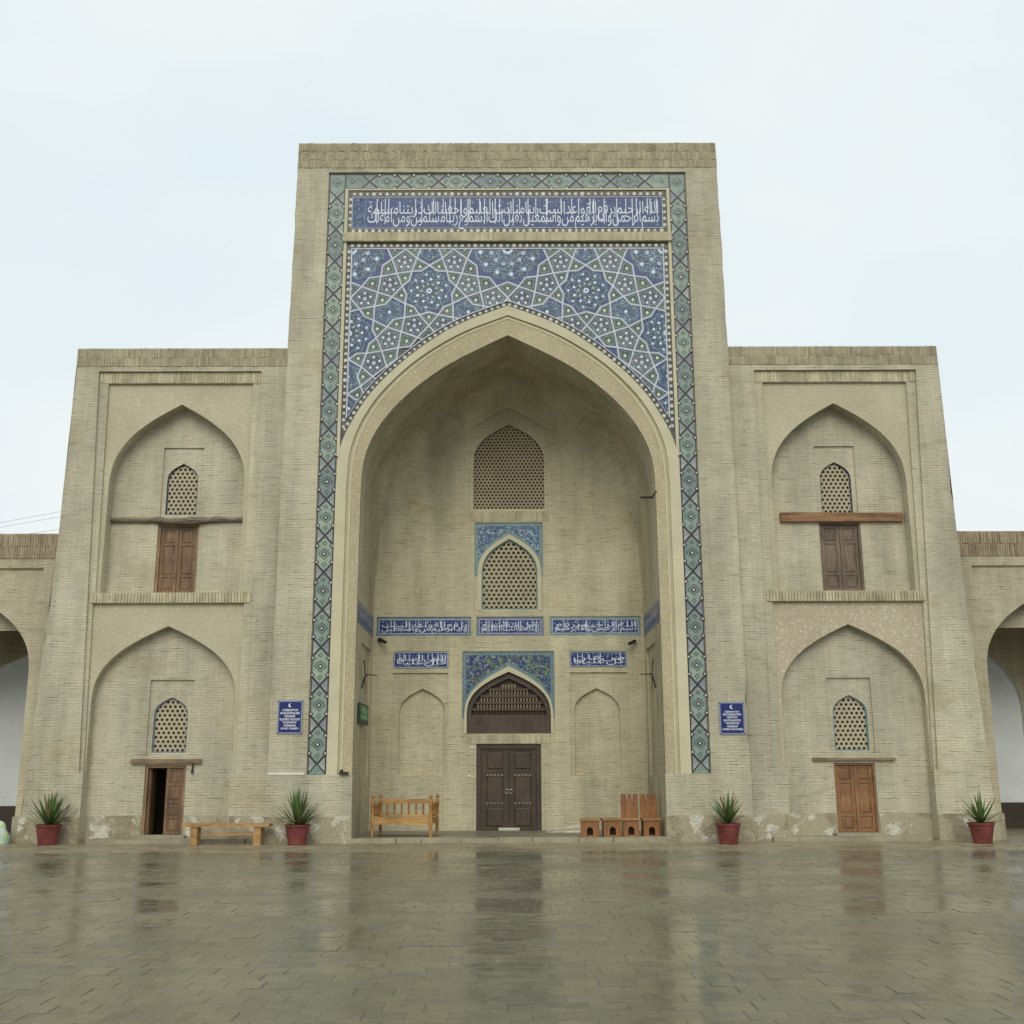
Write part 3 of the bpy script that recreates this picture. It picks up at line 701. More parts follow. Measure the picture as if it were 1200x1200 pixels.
# tympanum over the door
cx = 0.0
tile_spandrel(-1.255, 1.235, 3.02, 4.795, cx, 1.20, 3.05, 4.40, YB + 0.035, M_floral, M_turqband, 0.10, 'tile_spandrel')
Lt = arch_loop(cx, 1.135, 2.60, 3.10, 4.25)
P('window_panel', MB().plate(h_tym, [Lt], YB + 0.05).reveal(Lt, YB + 0.05, YB + 0.30), M_brick_in)
a_o = [(-1.20, 2.6)] + arch(cx, 1.20, 3.05, 4.40) + [(1.20, 2.6)]; a_i = [(-1.135, 2.6)] + arch(cx, 1.135, 3.10, 4.25) + [(1.135, 2.6)]
P('brick_ring', ring(a_o, a_i, YB + 0.018, YB + 0.05), M_mould)
soldiers('lintel_bricks', -1.15, 1.14, YB, 2.335, 1, 0.066, 0.235, M_sold_lt, B, 0.0, 0.03, face=0.01)
# wooden screen in the tympanum
Lsi = arch_loop(cx, 1.02, 2.72, 3.05, 4.08)
scr = P('wooden_screen', MB().plate(Lt, [Lsi], YB + 0.13).reveal(Lsi, YB + 0.13, YB + 0.22), M_dwood2)
mb = MB().box(-1.1, 1.1, YB + 0.30, YB + 0.33, 2.6, 4.25); obj('back_board', mb, M_dwood, scr)
mb = MB().box(-1.03, 1.03, YB + 0.16, YB + 0.20, 2.70, 3.08)
for x in range(9): mb.box(-1.0 + x * 0.23, -0.985 + x * 0.23 + 0.01, YB + 0.15, YB + 0.17, 2.70, 3.08)
obj('lower_panel', mb, M_dwood2, scr)
def scr_hw(z):
    if z <= 3.05: return 1.02
    f = (z - 3.05) / 1.03
    for (a, b), (c, d) in zip(PROF, PROF[1:]):
        if d <= f <= b: return 1.02 * (a + (c - a) * (b - f) / (b - d))
    return 0.0
spin = MB().tube([(0, 0, 0), (0, 0, 0.012), (0, 0, 0.022), (0, 0, 0.055), (0, 0, 0.088), (0, 0, 0.098), (0, 0, 0.11)], [0.018, 0.018, 0.012, 0.026, 0.012, 0.018, 0.018], 6)
spin_me = spin.mesh('spindle'); spin_me.materials.append(M_spin)
spin_me2 = spin.mesh('spindle'); spin_me2.materials.append(M_spin2)
for r, z in enumerate((3.10, 3.285, 3.46, 3.635, 3.81)):
    w = scr_hw(z + 0.15)
    obj('screen_rail', MB().box(-scr_hw(z) + 0.0, scr_hw(z), YB + 0.155, YB + 0.215, z - 0.07, z), M_dwood2, scr)
    k = int((w - 0.02) / 0.083)
    for q in range(-k, k + 1):
        link('spindle', spin_me2 if r == 0 else spin_me, None, scr, (q * 0.083, YB + 0.19, z))

# ---- doors
def panel_door(name, x0, x1, z0, z1, y, m, fm, rows, fw=0.07, parent=None, label=None, gap=0.012, knock=False, open_left=False):
    """frame mesh with leaf children; each leaf has stiles and rails and raised panel children"""
    mb = MB()
    mb.box(x0, x0 + fw, y - 0.02, y + 0.10, z0, z1); mb.box(x1 - fw, x1, y - 0.02, y + 0.10, z0, z1)
    mb.box(x0 + fw, x1 - fw, y - 0.018, y + 0.10, z1 - fw, z1)
    d = P(name, mb, fm, **({'label': label} if label else {}))
    a, b = x0 + fw + 0.004, x1 - fw - 0.004; mid = (a + b) / 2
    for side, (u, v) in enumerate(((a, mid - gap / 2), (mid + gap / 2, b))):
        if open_left and side == 0:
            # leaf swung inwards, seen nearly edge on
            o = MB(); o.box(u, u + 0.05, y + 0.08, y + 0.08 + (v - u), z0 + 0.01, z1 - fw - 0.01)
            o.box(u + 0.05, u + 0.062, y + 0.12, y + 0.16, z0 + 0.01, z1 - fw - 0.01)
            obj('door_leaf', o, m, d); continue
        st = (v - u) * 0.17; zt, zb_ = z1 - fw - 0.008, z0 + 0.012
        o = MB(); o.box(u, v, y + 0.055, y + 0.085, zb_, zt)
        o.box(u, u + st, y + 0.03, y + 0.055, zb_, zt); o.box(v - st, v, y + 0.03, y + 0.055, zb_, zt)
        zz = zb_; tot = sum(rows); rail = 0.06
        av = (zt - zb_) - rail * (len(rows) + 1)
        lf = None
        spans = []
        for k, h in enumerate(rows):
            o.box(u + st, v - st, y + 0.032, y + 0.055, zz, zz + rail); zz += rail
            hh = av * h / tot; spans.append((zz, zz + hh)); zz += hh
        o.box(u + st, v - st, y + 0.032, y + 0.055, zz, zt)
        lf = obj('door_leaf', o, m, d)
        for (p0, p1) in spans:
            g = 0.022
            q = MB(); X0, X1 = u + st + g, v - st - g; Z0, Z1 = p0 + g, p1 - g; i = 0.03
            f0 = [(X0, y + 0.054, Z0), (X1, y + 0.054, Z0), (X1, y + 0.054, Z1), (X0, y + 0.054, Z1)]
            f1 = [(X0 + i, y + 0.038, Z0 + i), (X1 - i, y + 0.038, Z0 + i), (X1 - i, y + 0.038, Z1 - i), (X0 + i, y + 0.038, Z1 - i)]
            q.face(f1, [(0, 0)] * 4)
            for k in range(4): q.face([f0[k], f0[(k + 1) % 4], f1[(k + 1) % 4], f1[k]], [(0, 0)] * 4)
            obj('door_panel', q, m, d)
        if knock:
            xx = (v - 0.045) if side == 0 else (u + 0.045); zk = z0 + (z1 - z0) * 0.445
            t = MB().tube([(xx + 0.052 * math.cos(k * math.pi / 8), y + 0.012, zk + 0.052 * math.sin(k * math.pi / 8)) for k in range(17)], 0.012, 6)
            t.lathe(xx, 0, [(0.02, 0.0), (0.02, 0.01)], 8)
            t = MB().tube([(xx + 0.052 * math.cos(k * math.pi / 8), y + 0.012, zk + 0.052 * math.sin(k * math.pi / 8)) for k in range(17)], 0.012, 6)
            t.box(xx - 0.02, xx + 0.02, y + 0.01, y + 0.03, zk + 0.04, zk + 0.07)
            obj('knocker', t, M_brass, d)
            for zs_ in (0.31, 0.635):
                zc = z0 + (z1 - z0) * zs_
                mb = MB().box(u + st * 0.7, v - st * 0.7, y + 0.022, y + 0.032, zc - 0.028, zc + 0.028); obj('metal_strip', mb, M_dwood2, d)
                mb = MB()
                for k in range(5):
                    xs = u + st + (v - u - 2 * st) * (k + 0.5) / 5
                    mb.box(xs - 0.014, xs + 0.014, y + 0.012, y + 0.022, zc - 0.014, zc + 0.014)
                obj('studs', mb, M_brass, d, kind='stuff')
    return d
panel_door('door', -0.865, 0.855, 0.10, 2.325, YB + 0.06, M_dwood, M_dwood, [0.8, 1.25, 0.75], 0.12, knock=True, label='dark brown double door with ring knockers and studded strips')
P('door_threshold', MB().box(-0.86, 0.85, YB + 0.0, YB + 0.3, 0.0, 0.105), M_dwood2)
P('threshold_strip', MB().box(-0.28, 0.28, YB - 0.02, YB + 0.04, 0.125, 0.165).box(-0.27, 0.27, YB - 0.01, YB + 0.03, 0.095, 0.125), M_whitetrim)

# ------------------------------------------------------------------ wings
def wing(s, c_uw, c_ud, c_lw, c_ld, zt, spand):
    """s = -1 / +1; positions are given as |x|"""
    T = lambda u, v, w: (s * u, w, v)
    Y0, Y1, Y2, YU, YL = 0.25, 0.33, 0.40, 0.80, 0.66
    a1 = [(6.27, 1.62), (6.40, 11.77), (10.62, 11.77), (10.28, 1.62)]
    ol = [(5.70, 0), (6.66, 0), (6.66, 1.62)] + a1 + [(10.17, 1.62), (10.17, 0), (11.58, 0)] + rough((11.58, 0), (11.28, 7.4), 18) + [(11.28, 7.4)] + rough((11.28, 7.4), (11.21, zt), 14) + [(11.21, zt), (5.70, zt)]
    mb = MB(T).plate(ol, (), Y0)
    mb.reveal([(6.66, 1.62)] + a1 + [(10.17, 1.62)], Y0, Y1, False)
    mb.reveal([(10.17, 0), (10.17, 1.62)], Y0, YL, False); mb.reveal([(6.66, 1.62), (6.66, 0)], Y0, YL, False)
    bB = [(6.60, 5.97), (10.27, 5.97), (10.37, 11.46), (6.62, 11.46)]
    o2 = [(6.27, 1.62), (6.56, 1.62), (6.56, 5.71), (10.31, 5.71), (10.20, 1.62), (10.28, 1.62), (10.62, 11.77), (6.40, 11.77)]
    mb.plate(o2, [bB], Y1).reveal(bB, Y1, Y2)
    mb.reveal([(6.56, 1.62), (6.56, 5.71), (10.31, 5.71), (10.20, 1.62)], Y1, Y2, False)
    # sides, top, back
    q = lambda *p: mb.quad3(*p)
    mb.face([(s * 11.58, Y0, 0), (s * 11.58, 6, 0), (s * 11.28, 6, 7.4), (s * 11.28, Y0, 7.4)], [(0, 0), (6, 0), (6, 7.4), (0, 7.4)])
    mb.face([(s * 11.28, Y0, 7.4), (s * 11.28, 6, 7.4), (s * 11.21, 6, zt), (s * 11.21, Y0, zt)], [(0, 7.4), (6, 7.4), (6, zt), (0, zt)])
    q((s * 5.6, Y0, zt), (s * 11.21, Y0, zt), (s * 11.21, 6, zt), (s * 5.6, 6, zt)); q((s * 5.6, 6, 0), (s * 11.58, 6, 0), (s * 11.21, 6, zt), (s * 5.6, 6, zt))
    P('wing_wall', mb, M_brick)
    ua = arch(8.45, 1.73, 8.70, 10.91, 4); la = arch(8.42, 1.76, 3.30, 5.15, 4)
    up = [(6.60, 5.97), (6.72, 5.97)] + ua + [(10.18, 5.97), (10.27, 5.97), (10.37, 11.46), (6.62, 11.46)]
    lo = [(6.56, 1.62), (6.66, 1.62)] + la + [(10.18, 1.62), (10.20, 1.62), (10.31, 5.71), (6.56, 5.71)]
    P('niche_spandrel', MB(T).plate(up, (), Y2), M_spand)
    P('niche_spandrel', MB(T).plate(lo, (), Y2), spand)
    ul = [(6.72, 5.97), (10.18, 5.97)] + list(reversed(ua)); ll = [(6.66, -0.02), (10.18, -0.02)] + list(reversed(la))
    ring_o = [(6.72, 8.0)] + ua + [(10.18, 8.0)]
    # niche backs
    pu = rect(c_uw - 0.52, c_uw + 0.52, 8.03, 9.86); wu = arch_loop(c_uw, 0.40, 8.08, 8.98, 9.44)
    du = rect(c_ud - 0.53, c_ud + 0.53, 6.05, 7.82)
    mb = MB(T).reveal(ul, Y2, YU).plate(ul, [pu, du], YU).reveal(pu, YU, YU + 0.05).plate(pu, [wu], YU + 0.05).reveal(du, YU, YU + 0.2)
    P('niche_wall', mb, M_brick)
    pl_ = rect(c_lw - 0.545, c_lw + 0.545, 2.03, 3.85); wl = arch_loop(c_lw, 0.42, 2.09, 2.98, 3.43)
    dl = rect(c_ld - 0.50, c_ld + 0.50, 0.16, 1.79)
    lb = [(6.55, -0.02), (10.25, -0.02), (10.25, 1.62), (10.18, 1.62)] + list(reversed(la)) + [(6.66, 1.62), (6.55, 1.62)]
    mb = MB(T).reveal([(10.18, 1.62)] + list(reversed(la)) + [(6.66, 1.62)], Y2, YL, False).plate(lb, [pl_, dl], YL).reveal(pl_, YL, YL + 0.05).plate(pl_, [wl], YL + 0.05).reveal(dl, YL, YL + 0.2)
    P('niche_wall', mb, M_brick)
    # ledge between the storeys, parapet
    a, b = sorted((s * 6.42, s * 10.36))
    soldiers('ledge_bricks', a, b, Y1, 5.715, 1, 0.066, 0.245, M_sold_lt, B, 0.0, 0.30, face=0.035)
    a, b = sorted((s * 6.44, s * 10.60))
    soldiers('frame_bricks', a, b, Y1, 11.47, 1, 0.066, 0.285, M_sold_lt, B, 0.0, 0.03, face=0.008)
    a, b = sorted((s * 5.72, s * 11.21))
    soldiers('parapet_bricks', a, b, Y0, zt - 0.5, 2, 0.056, 0.24, M_sold, B, 0.03, 0.08, face=0.012)
    # socle and step
    mb = MB()
    for u0, u1, y in ((5.76, 6.63, Y0 - 0.03), (10.18, 11.60, Y0 - 0.03), (6.64, c_ld - 0.52, YL - 0.03), (c_ld + 0.52, 10.19, YL - 0.03)):
        a, b = sorted((s * u0, s * u1)); P('wing_socle', MB().box(a, b, y, y + 0.06, -0.03, 0.61), M_socle)
    st = P('doorstep', MB().box(min(s * 6.2, s * 9.9), max(s * 6.2, s * 9.9), 0.02, 0.65, -0.03, 0.10), M_kerb); P('door_sill', MB().box(s * c_ld - 0.62, s * c_ld + 0.62, 0.36, 0.72, 0.10, 0.155), M_kerb)
wing(-1, 8.44, 8.45, 8.30, 8.33, 12.40, M_spand)
wing(1, 8.50, 8.51, 8.40, 8.40, 12.42, M_spand_carved)
# windows, doors and beams of the wings
lattice_window(-8.44, 0.40, 8.08, 8.98, 9.44, 0.85, 0.122, M_lat, M_navy, 0.022)
lattice_window(8.50, 0.40, 8.08, 8.98, 9.44, 0.85, 0.122, M_lat, M_navy, 0.022)
lattice_window(-8.30, 0.42, 2.09, 2.98, 3.43, 0.71, 0.122, M_lat, M_blueframe, 0.03)
lattice_window(8.40, 0.42, 2.09, 2.98, 3.43, 0.71, 0.122, M_lat, M_turq, 0.03)
panel_door('door', -8.98, -7.92, 6.05, 7.82, 0.86, M_door, M_frame, [0.7, 1.6, 0.75], 0.07, label='brown panelled double door below the weathered log beam')
panel_door('door', 7.98, 9.04, 6.05, 7.82, 0.86, M_door_grey, M_door_grey, [0.7, 1.6, 0.75], 0.055, label='weathered grey brown double door below the squared timber beam')
panel_door('door', 7.90, 8.90, 0.16, 1.79, 0.72, M_door_warm, M_door_warm, [0.5, 1.2, 0.5], 0.045, label='closed reddish brown double door under the thin lintel')
panel_door('door', -8.83, -7.83, 0.16, 1.79, 0.72, M_door, M_frame, [0.6, 0.6, 0.7, 0.6], 0.06, label='brown double door with one leaf swung open', open_left=True)
ca = rect(-8.83, -7.83, 0.16, 1.79); cb = rect(-9.6, -7.0, 0.0, 2.0)
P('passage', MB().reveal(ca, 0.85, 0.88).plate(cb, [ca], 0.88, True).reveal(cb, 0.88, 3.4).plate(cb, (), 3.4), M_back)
rl = random.Random(11)
pts, rad = [], []
for k in range(24):
    t = k / 23; pts.append((-10.20 + t * 3.45, 0.74, 7.905 + 0.022 * math.sin(t * 9) + rl.uniform(-0.012, 0.012)))
    rad.append(0.062 + 0.035 * math.exp(-((t - 0.55) / 0.2) ** 2) + rl.uniform(-0.016, 0.016))
P('beam', MB().tube(pts, rad, 9), M_log, label='weathered grey log beam across the niche')
P('beam', MB().box(6.98, 10.12, 0.69, 0.83, 7.83, 8.055, 0.006), M_beam, label='squared brown timber beam across the niche')
P('lintel', MB().box(-9.16, -7.47, 0.57, 0.72, 1.825, 1.945, 0.012), M_lintel)
P('lintel', MB().box(7.38, 9.39, 0.59, 0.72, 1.845, 1.915, 0.008), M_lintel)
P('hook', MB().tube([(-7.66, 0.61, 1.83), (-7.665, 0.60, 1.70), (-7.67, 0.60, 1.60)], [0.018, 0.02, 0.035], 6), M_iron)

# ------------------------------------------------------------------ inscriptions
FORMS = {}
for ch, base, k in (('ا', 0xFE8D, 2), ('ب', 0xFE8F, 4), ('ة', 0xFE93, 2), ('ت', 0xFE95, 4), ('ث', 0xFE99, 4), ('ج', 0xFE9D, 4), ('ح', 0xFEA1, 4), ('خ', 0xFEA5, 4), ('د', 0xFEA9, 2), ('ذ', 0xFEAB, 2),
                    ('ر', 0xFEAD, 2), ('ز', 0xFEAF, 2), ('س', 0xFEB1, 4), ('ش', 0xFEB5, 4), ('ص', 0xFEB9, 4), ('ض', 0xFEBD, 4), ('ط', 0xFEC1, 4), ('ع', 0xFEC9, 4), ('غ', 0xFECD, 4),
                    ('ف', 0xFED1, 4), ('ق', 0xFED5, 4), ('ك', 0xFED9, 4), ('ل', 0xFEDD, 4), ('م', 0xFEE1, 4), ('ن', 0xFEE5, 4), ('ه', 0xFEE9, 4), ('و', 0xFEED, 2), ('ى', 0xFEEF, 2), ('ي', 0xFEF1, 4)):
    FORMS[ch] = (base, k)
def shape_ar(w):
    out = []
    for i, ch in enumerate(w):
        if ch not in FORMS: out.append(ch); continue
        base, k = FORMS[ch]
        prev = i > 0 and w[i - 1] in FORMS and FORMS[w[i - 1]][1] == 4
        nxt = k == 4 and i + 1 < len(w) and w[i + 1] in FORMS
        out.append(chr(base + (3 if prev and nxt else 2 if nxt else 1 if prev else 0)))
    return ''.join(reversed(out))
def text_mesh(body, bold=0.0, res=2, align='LEFT', space=1.0):
    c = bpy.data.curves.new('txt', 'FONT'); c.body = body; c.resolution_u = res; c.offset = bold; c.align_x = align; c.space_line = space
    o = bpy.data.objects.new('txt', c); COL.objects.link(o); bpy.context.view_layer.update()
    me = bpy.data.meshes.new_from_object(o.evaluated_get(bpy.context.evaluated_depsgraph_get()))
    V_ = [tuple(v.co) for v in me.vertices]; F_ = [tuple(p.vertices) for p in me.polygons]
    bpy.data.objects.remove(o); bpy.data.curves.remove(c); bpy.data.meshes.remove(me)
    return V_, F_
def fit_text(mb, VF, x0, x1, z0, z1, y, T=FRONT, ybounds=None):
    V_, F_ = VF
    ax, bx = min(v[0] for v in V_), max(v[0] for v in V_)
    ay, by = ybounds or (min(v[1] for v in V_), max(v[1] for v in V_))
    i = len(mb.v)
    for v in V_: mb.v.append(T(x0 + (v[0] - ax) / (bx - ax) * (x1 - x0), z0 + (v[1] - ay) / (by - ay) * (z1 - z0), y))
    for f in F_: mb.f.append(tuple(i + a for a in f)); mb.uv += [(0, 0)] * len(f)
    return mb
WORDS = 'بسم الله الرحمن الرحيم واذ يرفع ابرهيم القواعد من البيت واسمعيل ربنا تقبل منا انك انت السميع العليم ربنا واجعلنا مسلمين لك ومن ذريتنا امة مسلمة لك'.split()
WM = {w: text_mesh(shape_ar(w), -0.004) for w in set(WORDS)}
def width(w): V_ = WM[w][0]; return max(v[0] for v in V_) - min(v[0] for v in V_)
# panel
ins = P('inscription_panel', MB().box(-4.26, 4.26, 0.05, 0.075, 15.55, 16.81), M_beadbg, label='long blue band of white Arabic lettering across the portal top')
obj('inscription_ground', MB().box(-4.135, 4.135, 0.040, 0.05, 15.715, 16.60), M_inscr, ins)
rb = random.Random(5)
def compose(mb, words, x0, x1, z0, z1, y, T=FRONT, tw=0.012):
    """two interlaced tiers of script, each at one even scale, with tall uprights; read from right to left"""
    W = [WM.get(w) or text_mesh(shape_ar(w), -0.004) for w in words]
    wid = lambda m: max(v[0] for v in m[0]) - min(v[0] for v in m[0])
    h = z1 - z0
    for tier, (lo, hi) in enumerate(((-0.03, 0.62), (0.28, 0.90))):
        idx = list(range(tier, len(words), 2))
        if not idx: continue
        g = 0.10; tot = sum(wid(W[k]) + g for k in idx); sc = (x1 - x0) / tot; xr = x1
        for k in idx:
            w_ = wid(W[k]) * sc; ys_ = [v[1] for v in W[k][0]]
            fit_text(mb, W[k], xr - w_, xr, z0 + h * (lo + (hi - lo) * (min(ys_) + 0.27) / 1.0), z0 + h * (lo + (hi - lo) * (max(ys_) + 0.27) / 1.0), y - 0.001 * tier, T)
            cnt = words[k].count('ا') + words[k].count('ل')
            for q in range(cnt):
                bx = xr - w_ * (q + 0.5 + rb.uniform(-0.3, 0.3)) / max(cnt, 1); zb = z0 + h * (0.08 if tier == 0 else 0.40); ln = rb.uniform(-0.003, 0.006)
                mb.face([T(bx - tw * 0.7, zb, y - 0.002), T(bx + tw * 0.7, zb, y - 0.002), T(bx + tw + ln, z1, y - 0.002), T(bx - tw + ln, z1 - 0.015, y - 0.002)], [(0, 0)] * 4)
            xr -= w_ + g * sc
    for q in range(int((x1 - x0) * 9)):   # vowel marks
        x, z = rb.uniform(x0, x1), z0 + h * rb.uniform(0.5, 0.95); d = tw * 1.5
        mb.face([T(x - d, z, y - 0.001), T(x + d, z + d * 0.9, y - 0.001), T(x + d, z + d * 1.6, y - 0.001), T(x - d, z + d * 0.7, y - 0.001)], [(0, 0)] * 4)
    return mb
mb = compose(MB(), WORDS, -3.76, 4.03, 15.755, 16.57, 0.034)
obj('lettering', mb, M_letter, ins, kind='stuff')
# vegetal end piece at the left end
mb = MB()
for k in range(26):
    x, z = rb.uniform(-4.10, -3.82), rb.uniform(15.76, 16.56); d = rb.uniform(0.012, 0.026)
    mb.face([(x - d, 0.036, z), (x, 0.036, z - d * 1.6), (x + d, 0.036, z), (x, 0.036, z + d * 1.6)], [(0, 0)] * 4)
mb.box(-3.81, -3.795, 0.034, 0.04, 15.73, 16.58)
obj('end_ornament', mb, M_turq, ins, kind='stuff')
def beads(mb, path, sp, size, y, depth=0.012):
    k = 0
    for a, b in zip(path, path[1:]):
        d = math.hypot(b[0] - a[0], b[1] - a[1]); m = max(1, int(round(d / sp)))
        for q in range(m):
            t = (q + 0.5) / m; x, z = a[0] + (b[0] - a[0]) * t, a[1] + (b[1] - a[1]) * t
            s_ = size * random.uniform(0.85, 1.12); rot = (k % 2) * math.pi / 4 + random.uniform(-0.15, 0.15); k += 1
            cnt = 4 if k % 2 else 7
            ptsf = [(x + s_ * math.cos(rot + math.pi / 4 + i * 2 * math.pi / cnt), y, z + s_ * math.sin(rot + math.pi / 4 + i * 2 * math.pi / cnt)) for i in range(cnt)]
            ptsb = [(p[0], y + depth, p[2]) for p in ptsf]
            mb.face(ptsf, [(0, 0)] * cnt)
            for i in range(cnt): mb.face([ptsf[i], ptsb[i], ptsb[(i + 1) % cnt], ptsf[(i + 1) % cnt]], [(0, 0)] * 4)
    return mb
mb = MB(); beads(mb, [(-4.19, 16.705), (4.19, 16.705)], 0.175, 0.052, 0.040); beads(mb, [(-4.19, 15.635), (4.19, 15.635)], 0.175, 0.052, 0.040)
for s in (-1, 1): beads(mb, [(s * 4.195, 15.70), (s * 4.195, 16.64)], 0.175, 0.05, 0.040)
obj('bead_border', mb, M_bead, ins, kind='stuff')
mb = MB()
for a in (15.70, 16.605): mb.box(-4.15, 4.15, 0.036, 0.05, a, a + 0.014)
for s in (-1, 1): mb.box(s * 4.145 - 0.007, s * 4.145 + 0.007, 0.037, 0.05, 15.70, 16.615)
obj('inscription_rim', mb, M_strap, ins)
P('string_course', MB().box(-4.36, 4.36, -0.035, 0.075, 15.30, 15.55), M_mould)
soldiers('string_course_bricks', -4.35, 4.35, -0.036, 15.305, 1, 0.066, 0.235, M_sold_lt, B, 0.0, 0.02, face=0.004)

# smaller panels inside the iwan
def small_panel(x0, x1, z0, z1, body, frame, fm, gm, y=YB + 0.03, label=None):
    p = P('inscription_panel', MB().plate(rect(x0, x1, z0, z1), (), y), fm, **({'label': label} if label else {}))
    a0, a1, b0, b1 = x0 + frame, x1 - frame, z0 + frame, z1 - frame
    obj('inscription_ground', MB().plate(rect(a0, a1, b0, b1), (), y - 0.005), gm, p)
    mb = MB()
    compose(mb, body.split(), a0 + 0.03, a1 - 0.03, b0 + 0.02, b1 - 0.02, y - 0.010, tw=0.010)
    for q in range(int((a1 - a0) * 16)):
        x, z = random.uniform(a0 + 0.03, a1 - 0.03), random.uniform(b0 + 0.03, b1 - 0.03); d = random.uniform(0.008, 0.016)
        mb.face([(x - d, y - 0.009, z), (x, y - 0.009, z - d), (x + d, y - 0.009, z), (x, y - 0.009, z + d)], [(0, 0)] * 4)
    obj('lettering', mb, M_letter, p, kind='stuff')
    r_ = MB(); t = 0.016
    r_.box(a0 - t, a1 + t, y - 0.009, y, b1, b1 + t); r_.box(a0 - t, a1 + t, y - 0.009, y, b0 - t, b0); r_.box(a0 - t, a0, y - 0.008, y, b0, b1); r_.box(a1, a1 + t, y - 0.008, y, b0, b1)
    obj('inscription_rim', r_, M_strap, p)
for s in (-1, 1):
    sb = [o for o in B.children if o.name.startswith('inscription_panel') and 'side wall' in o.get('label', '')][0 if s < 0 else 1]
    T = lambda u, v, w, s=s: (s * (JX + w), u if s < 0 else 3.42 - u, v)
    obj('inscription_ground', MB(T).plate(rect(0.22, 3.2, 5.30, 5.66), (), -0.016), M_inscr2, sb)
    obj('lettering', compose(MB(), WORDS[4:13] if s < 0 else WORDS[11:20], 0.26, 3.16, 5.32, 5.64, -0.022, T, 0.012), M_letter, sb, kind='stuff')
small_panel(-3.62, -1.03, 5.22, 5.75, 'واذ يرفع ابرهيم القواعد من البيت واسمعيل', 0.085, M_turqband, M_inscr2)
small_panel(-0.88, 0.96, 5.22, 5.75, 'ربنا تقبل منا انك انت السميع العليم', 0.085, M_blueframe, M_inscr2)
small_panel(1.13, 3.62, 5.22, 5.75, 'بسم الله الرحمن الرحيم واذ يرفع ابرهيم', 0.085, M_turqband, M_inscr2)
small_panel(-3.14, -1.64, 4.35, 4.80, 'قال النبي عليه السلم', 0.035, M_blueframe, M_inscr2, label='small dark blue lettered tile above the niche on the bench side')
small_panel(1.66, 3.22, 4.37, 4.80, 'كل من عليها فان', 0.035, M_blueframe, M_inscr2, label='small dark blue lettered tile above the niche on the stool side')

# ------------------------------------------------------------------ tile border running round the portal
bd = P('tile_border', MB(), M_btdk)
PER, BW = 0.925, 0.205     # period, half width
def border_unit_polys():
    c = 0.225; e = PER / 2
    return [(-e, 0), (-e + c, -BW), (e - c, -BW), (e, 0), (e - c, BW), (-e + c, BW)], [(e - c, BW), (e, 0), (e + c, BW)], [(e, 0), (e - c, -BW), (e + c, -BW)]
def thin(poly, sh): # shrink toward centroid
    cx_, cz_ = sum(p[0] for p in poly) / len(poly), sum(p[1] for p in poly) / len(poly)
    return [(cx_ + (p[0] - cx_) * (1 - sh), cz_ + (p[1] - cz_) * (1 - sh)) for p in poly], (cx_, cz_)
def tile_mesh(poly, th=0.016):
    """polygon about its own centre, front at y=0"""
    cx_, cz_ = sum(p[0] for p in poly) / len(poly), sum(p[1] for p in poly) / len(poly)
    q = [(p[0] - cx_, p[1] - cz_) for p in poly]
    mb = MB().plate(q, (), 0.0); ar = sum(a[0] * b[1] - a[1] * b[0] for a, b in zip(q, q[1:] + q[:1]))
    mb.reveal(list(reversed(q)) if ar > 0 else q, 0.0, th)
    return mb, (cx_, cz_)
def clip_poly(poly, ax, lim, sg):
    out = []
    for p, q in zip(poly, poly[1:] + poly[:1]):
        ip, iq = sg * p[ax] <= sg * lim, sg * q[ax] <= sg * lim
        if ip: out.append(p)
        if ip != iq:
            t = (lim - p[ax]) / (q[ax] - p[ax]); out.append((p[0] + (q[0] - p[0]) * t, p[1] + (q[1] - p[1]) * t))
    return out
hexp, tri1, tri2 = border_unit_polys()
def oriented(poly, vert): return [(p[1], p[0]) for p in poly] if vert else poly
shared = {}
for vert in (0, 1):
    for nm, pl, sh, m in (('h', hexp, 0.085, M_bt1), ('a', tri1, 0.24, M_bt2), ('b', tri2, 0.24, M_bt2)):
        p2, _ = thin(oriented(pl, vert), sh); mb, c = tile_mesh(p2); me = mb.mesh('border_tile'); me.materials.append(m); shared[(vert, nm)] = (me, c)
orn = MB(); orw = MB()
def diamond(mb, x, z, r, y, th):
    f = [(x - r, y, z), (x, y, z - r), (x + r, y, z), (x, y, z + r)]; b_ = [(p[0], y + th, p[2]) for p in f]
    mb.face(f, [(0, 0)] * 4)
    for i in range(4): mb.face([f[i], b_[i], b_[(i + 1) % 4], f[(i + 1) % 4]], [(0, 0)] * 4)
def dring(mb, x, z, r, t, y):
    o_ = [(x - r, z), (x, z - r), (x + r, z), (x, z + r)]; i_ = [(x - r + t, z), (x, z - r + t), (x + r - t, z), (x, z + r - t)]
    for k in range(4):
        a, b, c, d = o_[k], o_[(k + 1) % 4], i_[(k + 1) % 4], i_[k]
        mb.face([(a[0], y, a[1]), (b[0], y, b[1]), (c[0], y, c[1]), (d[0], y, d[1])], [(0, 0)] * 4)
green = MB()
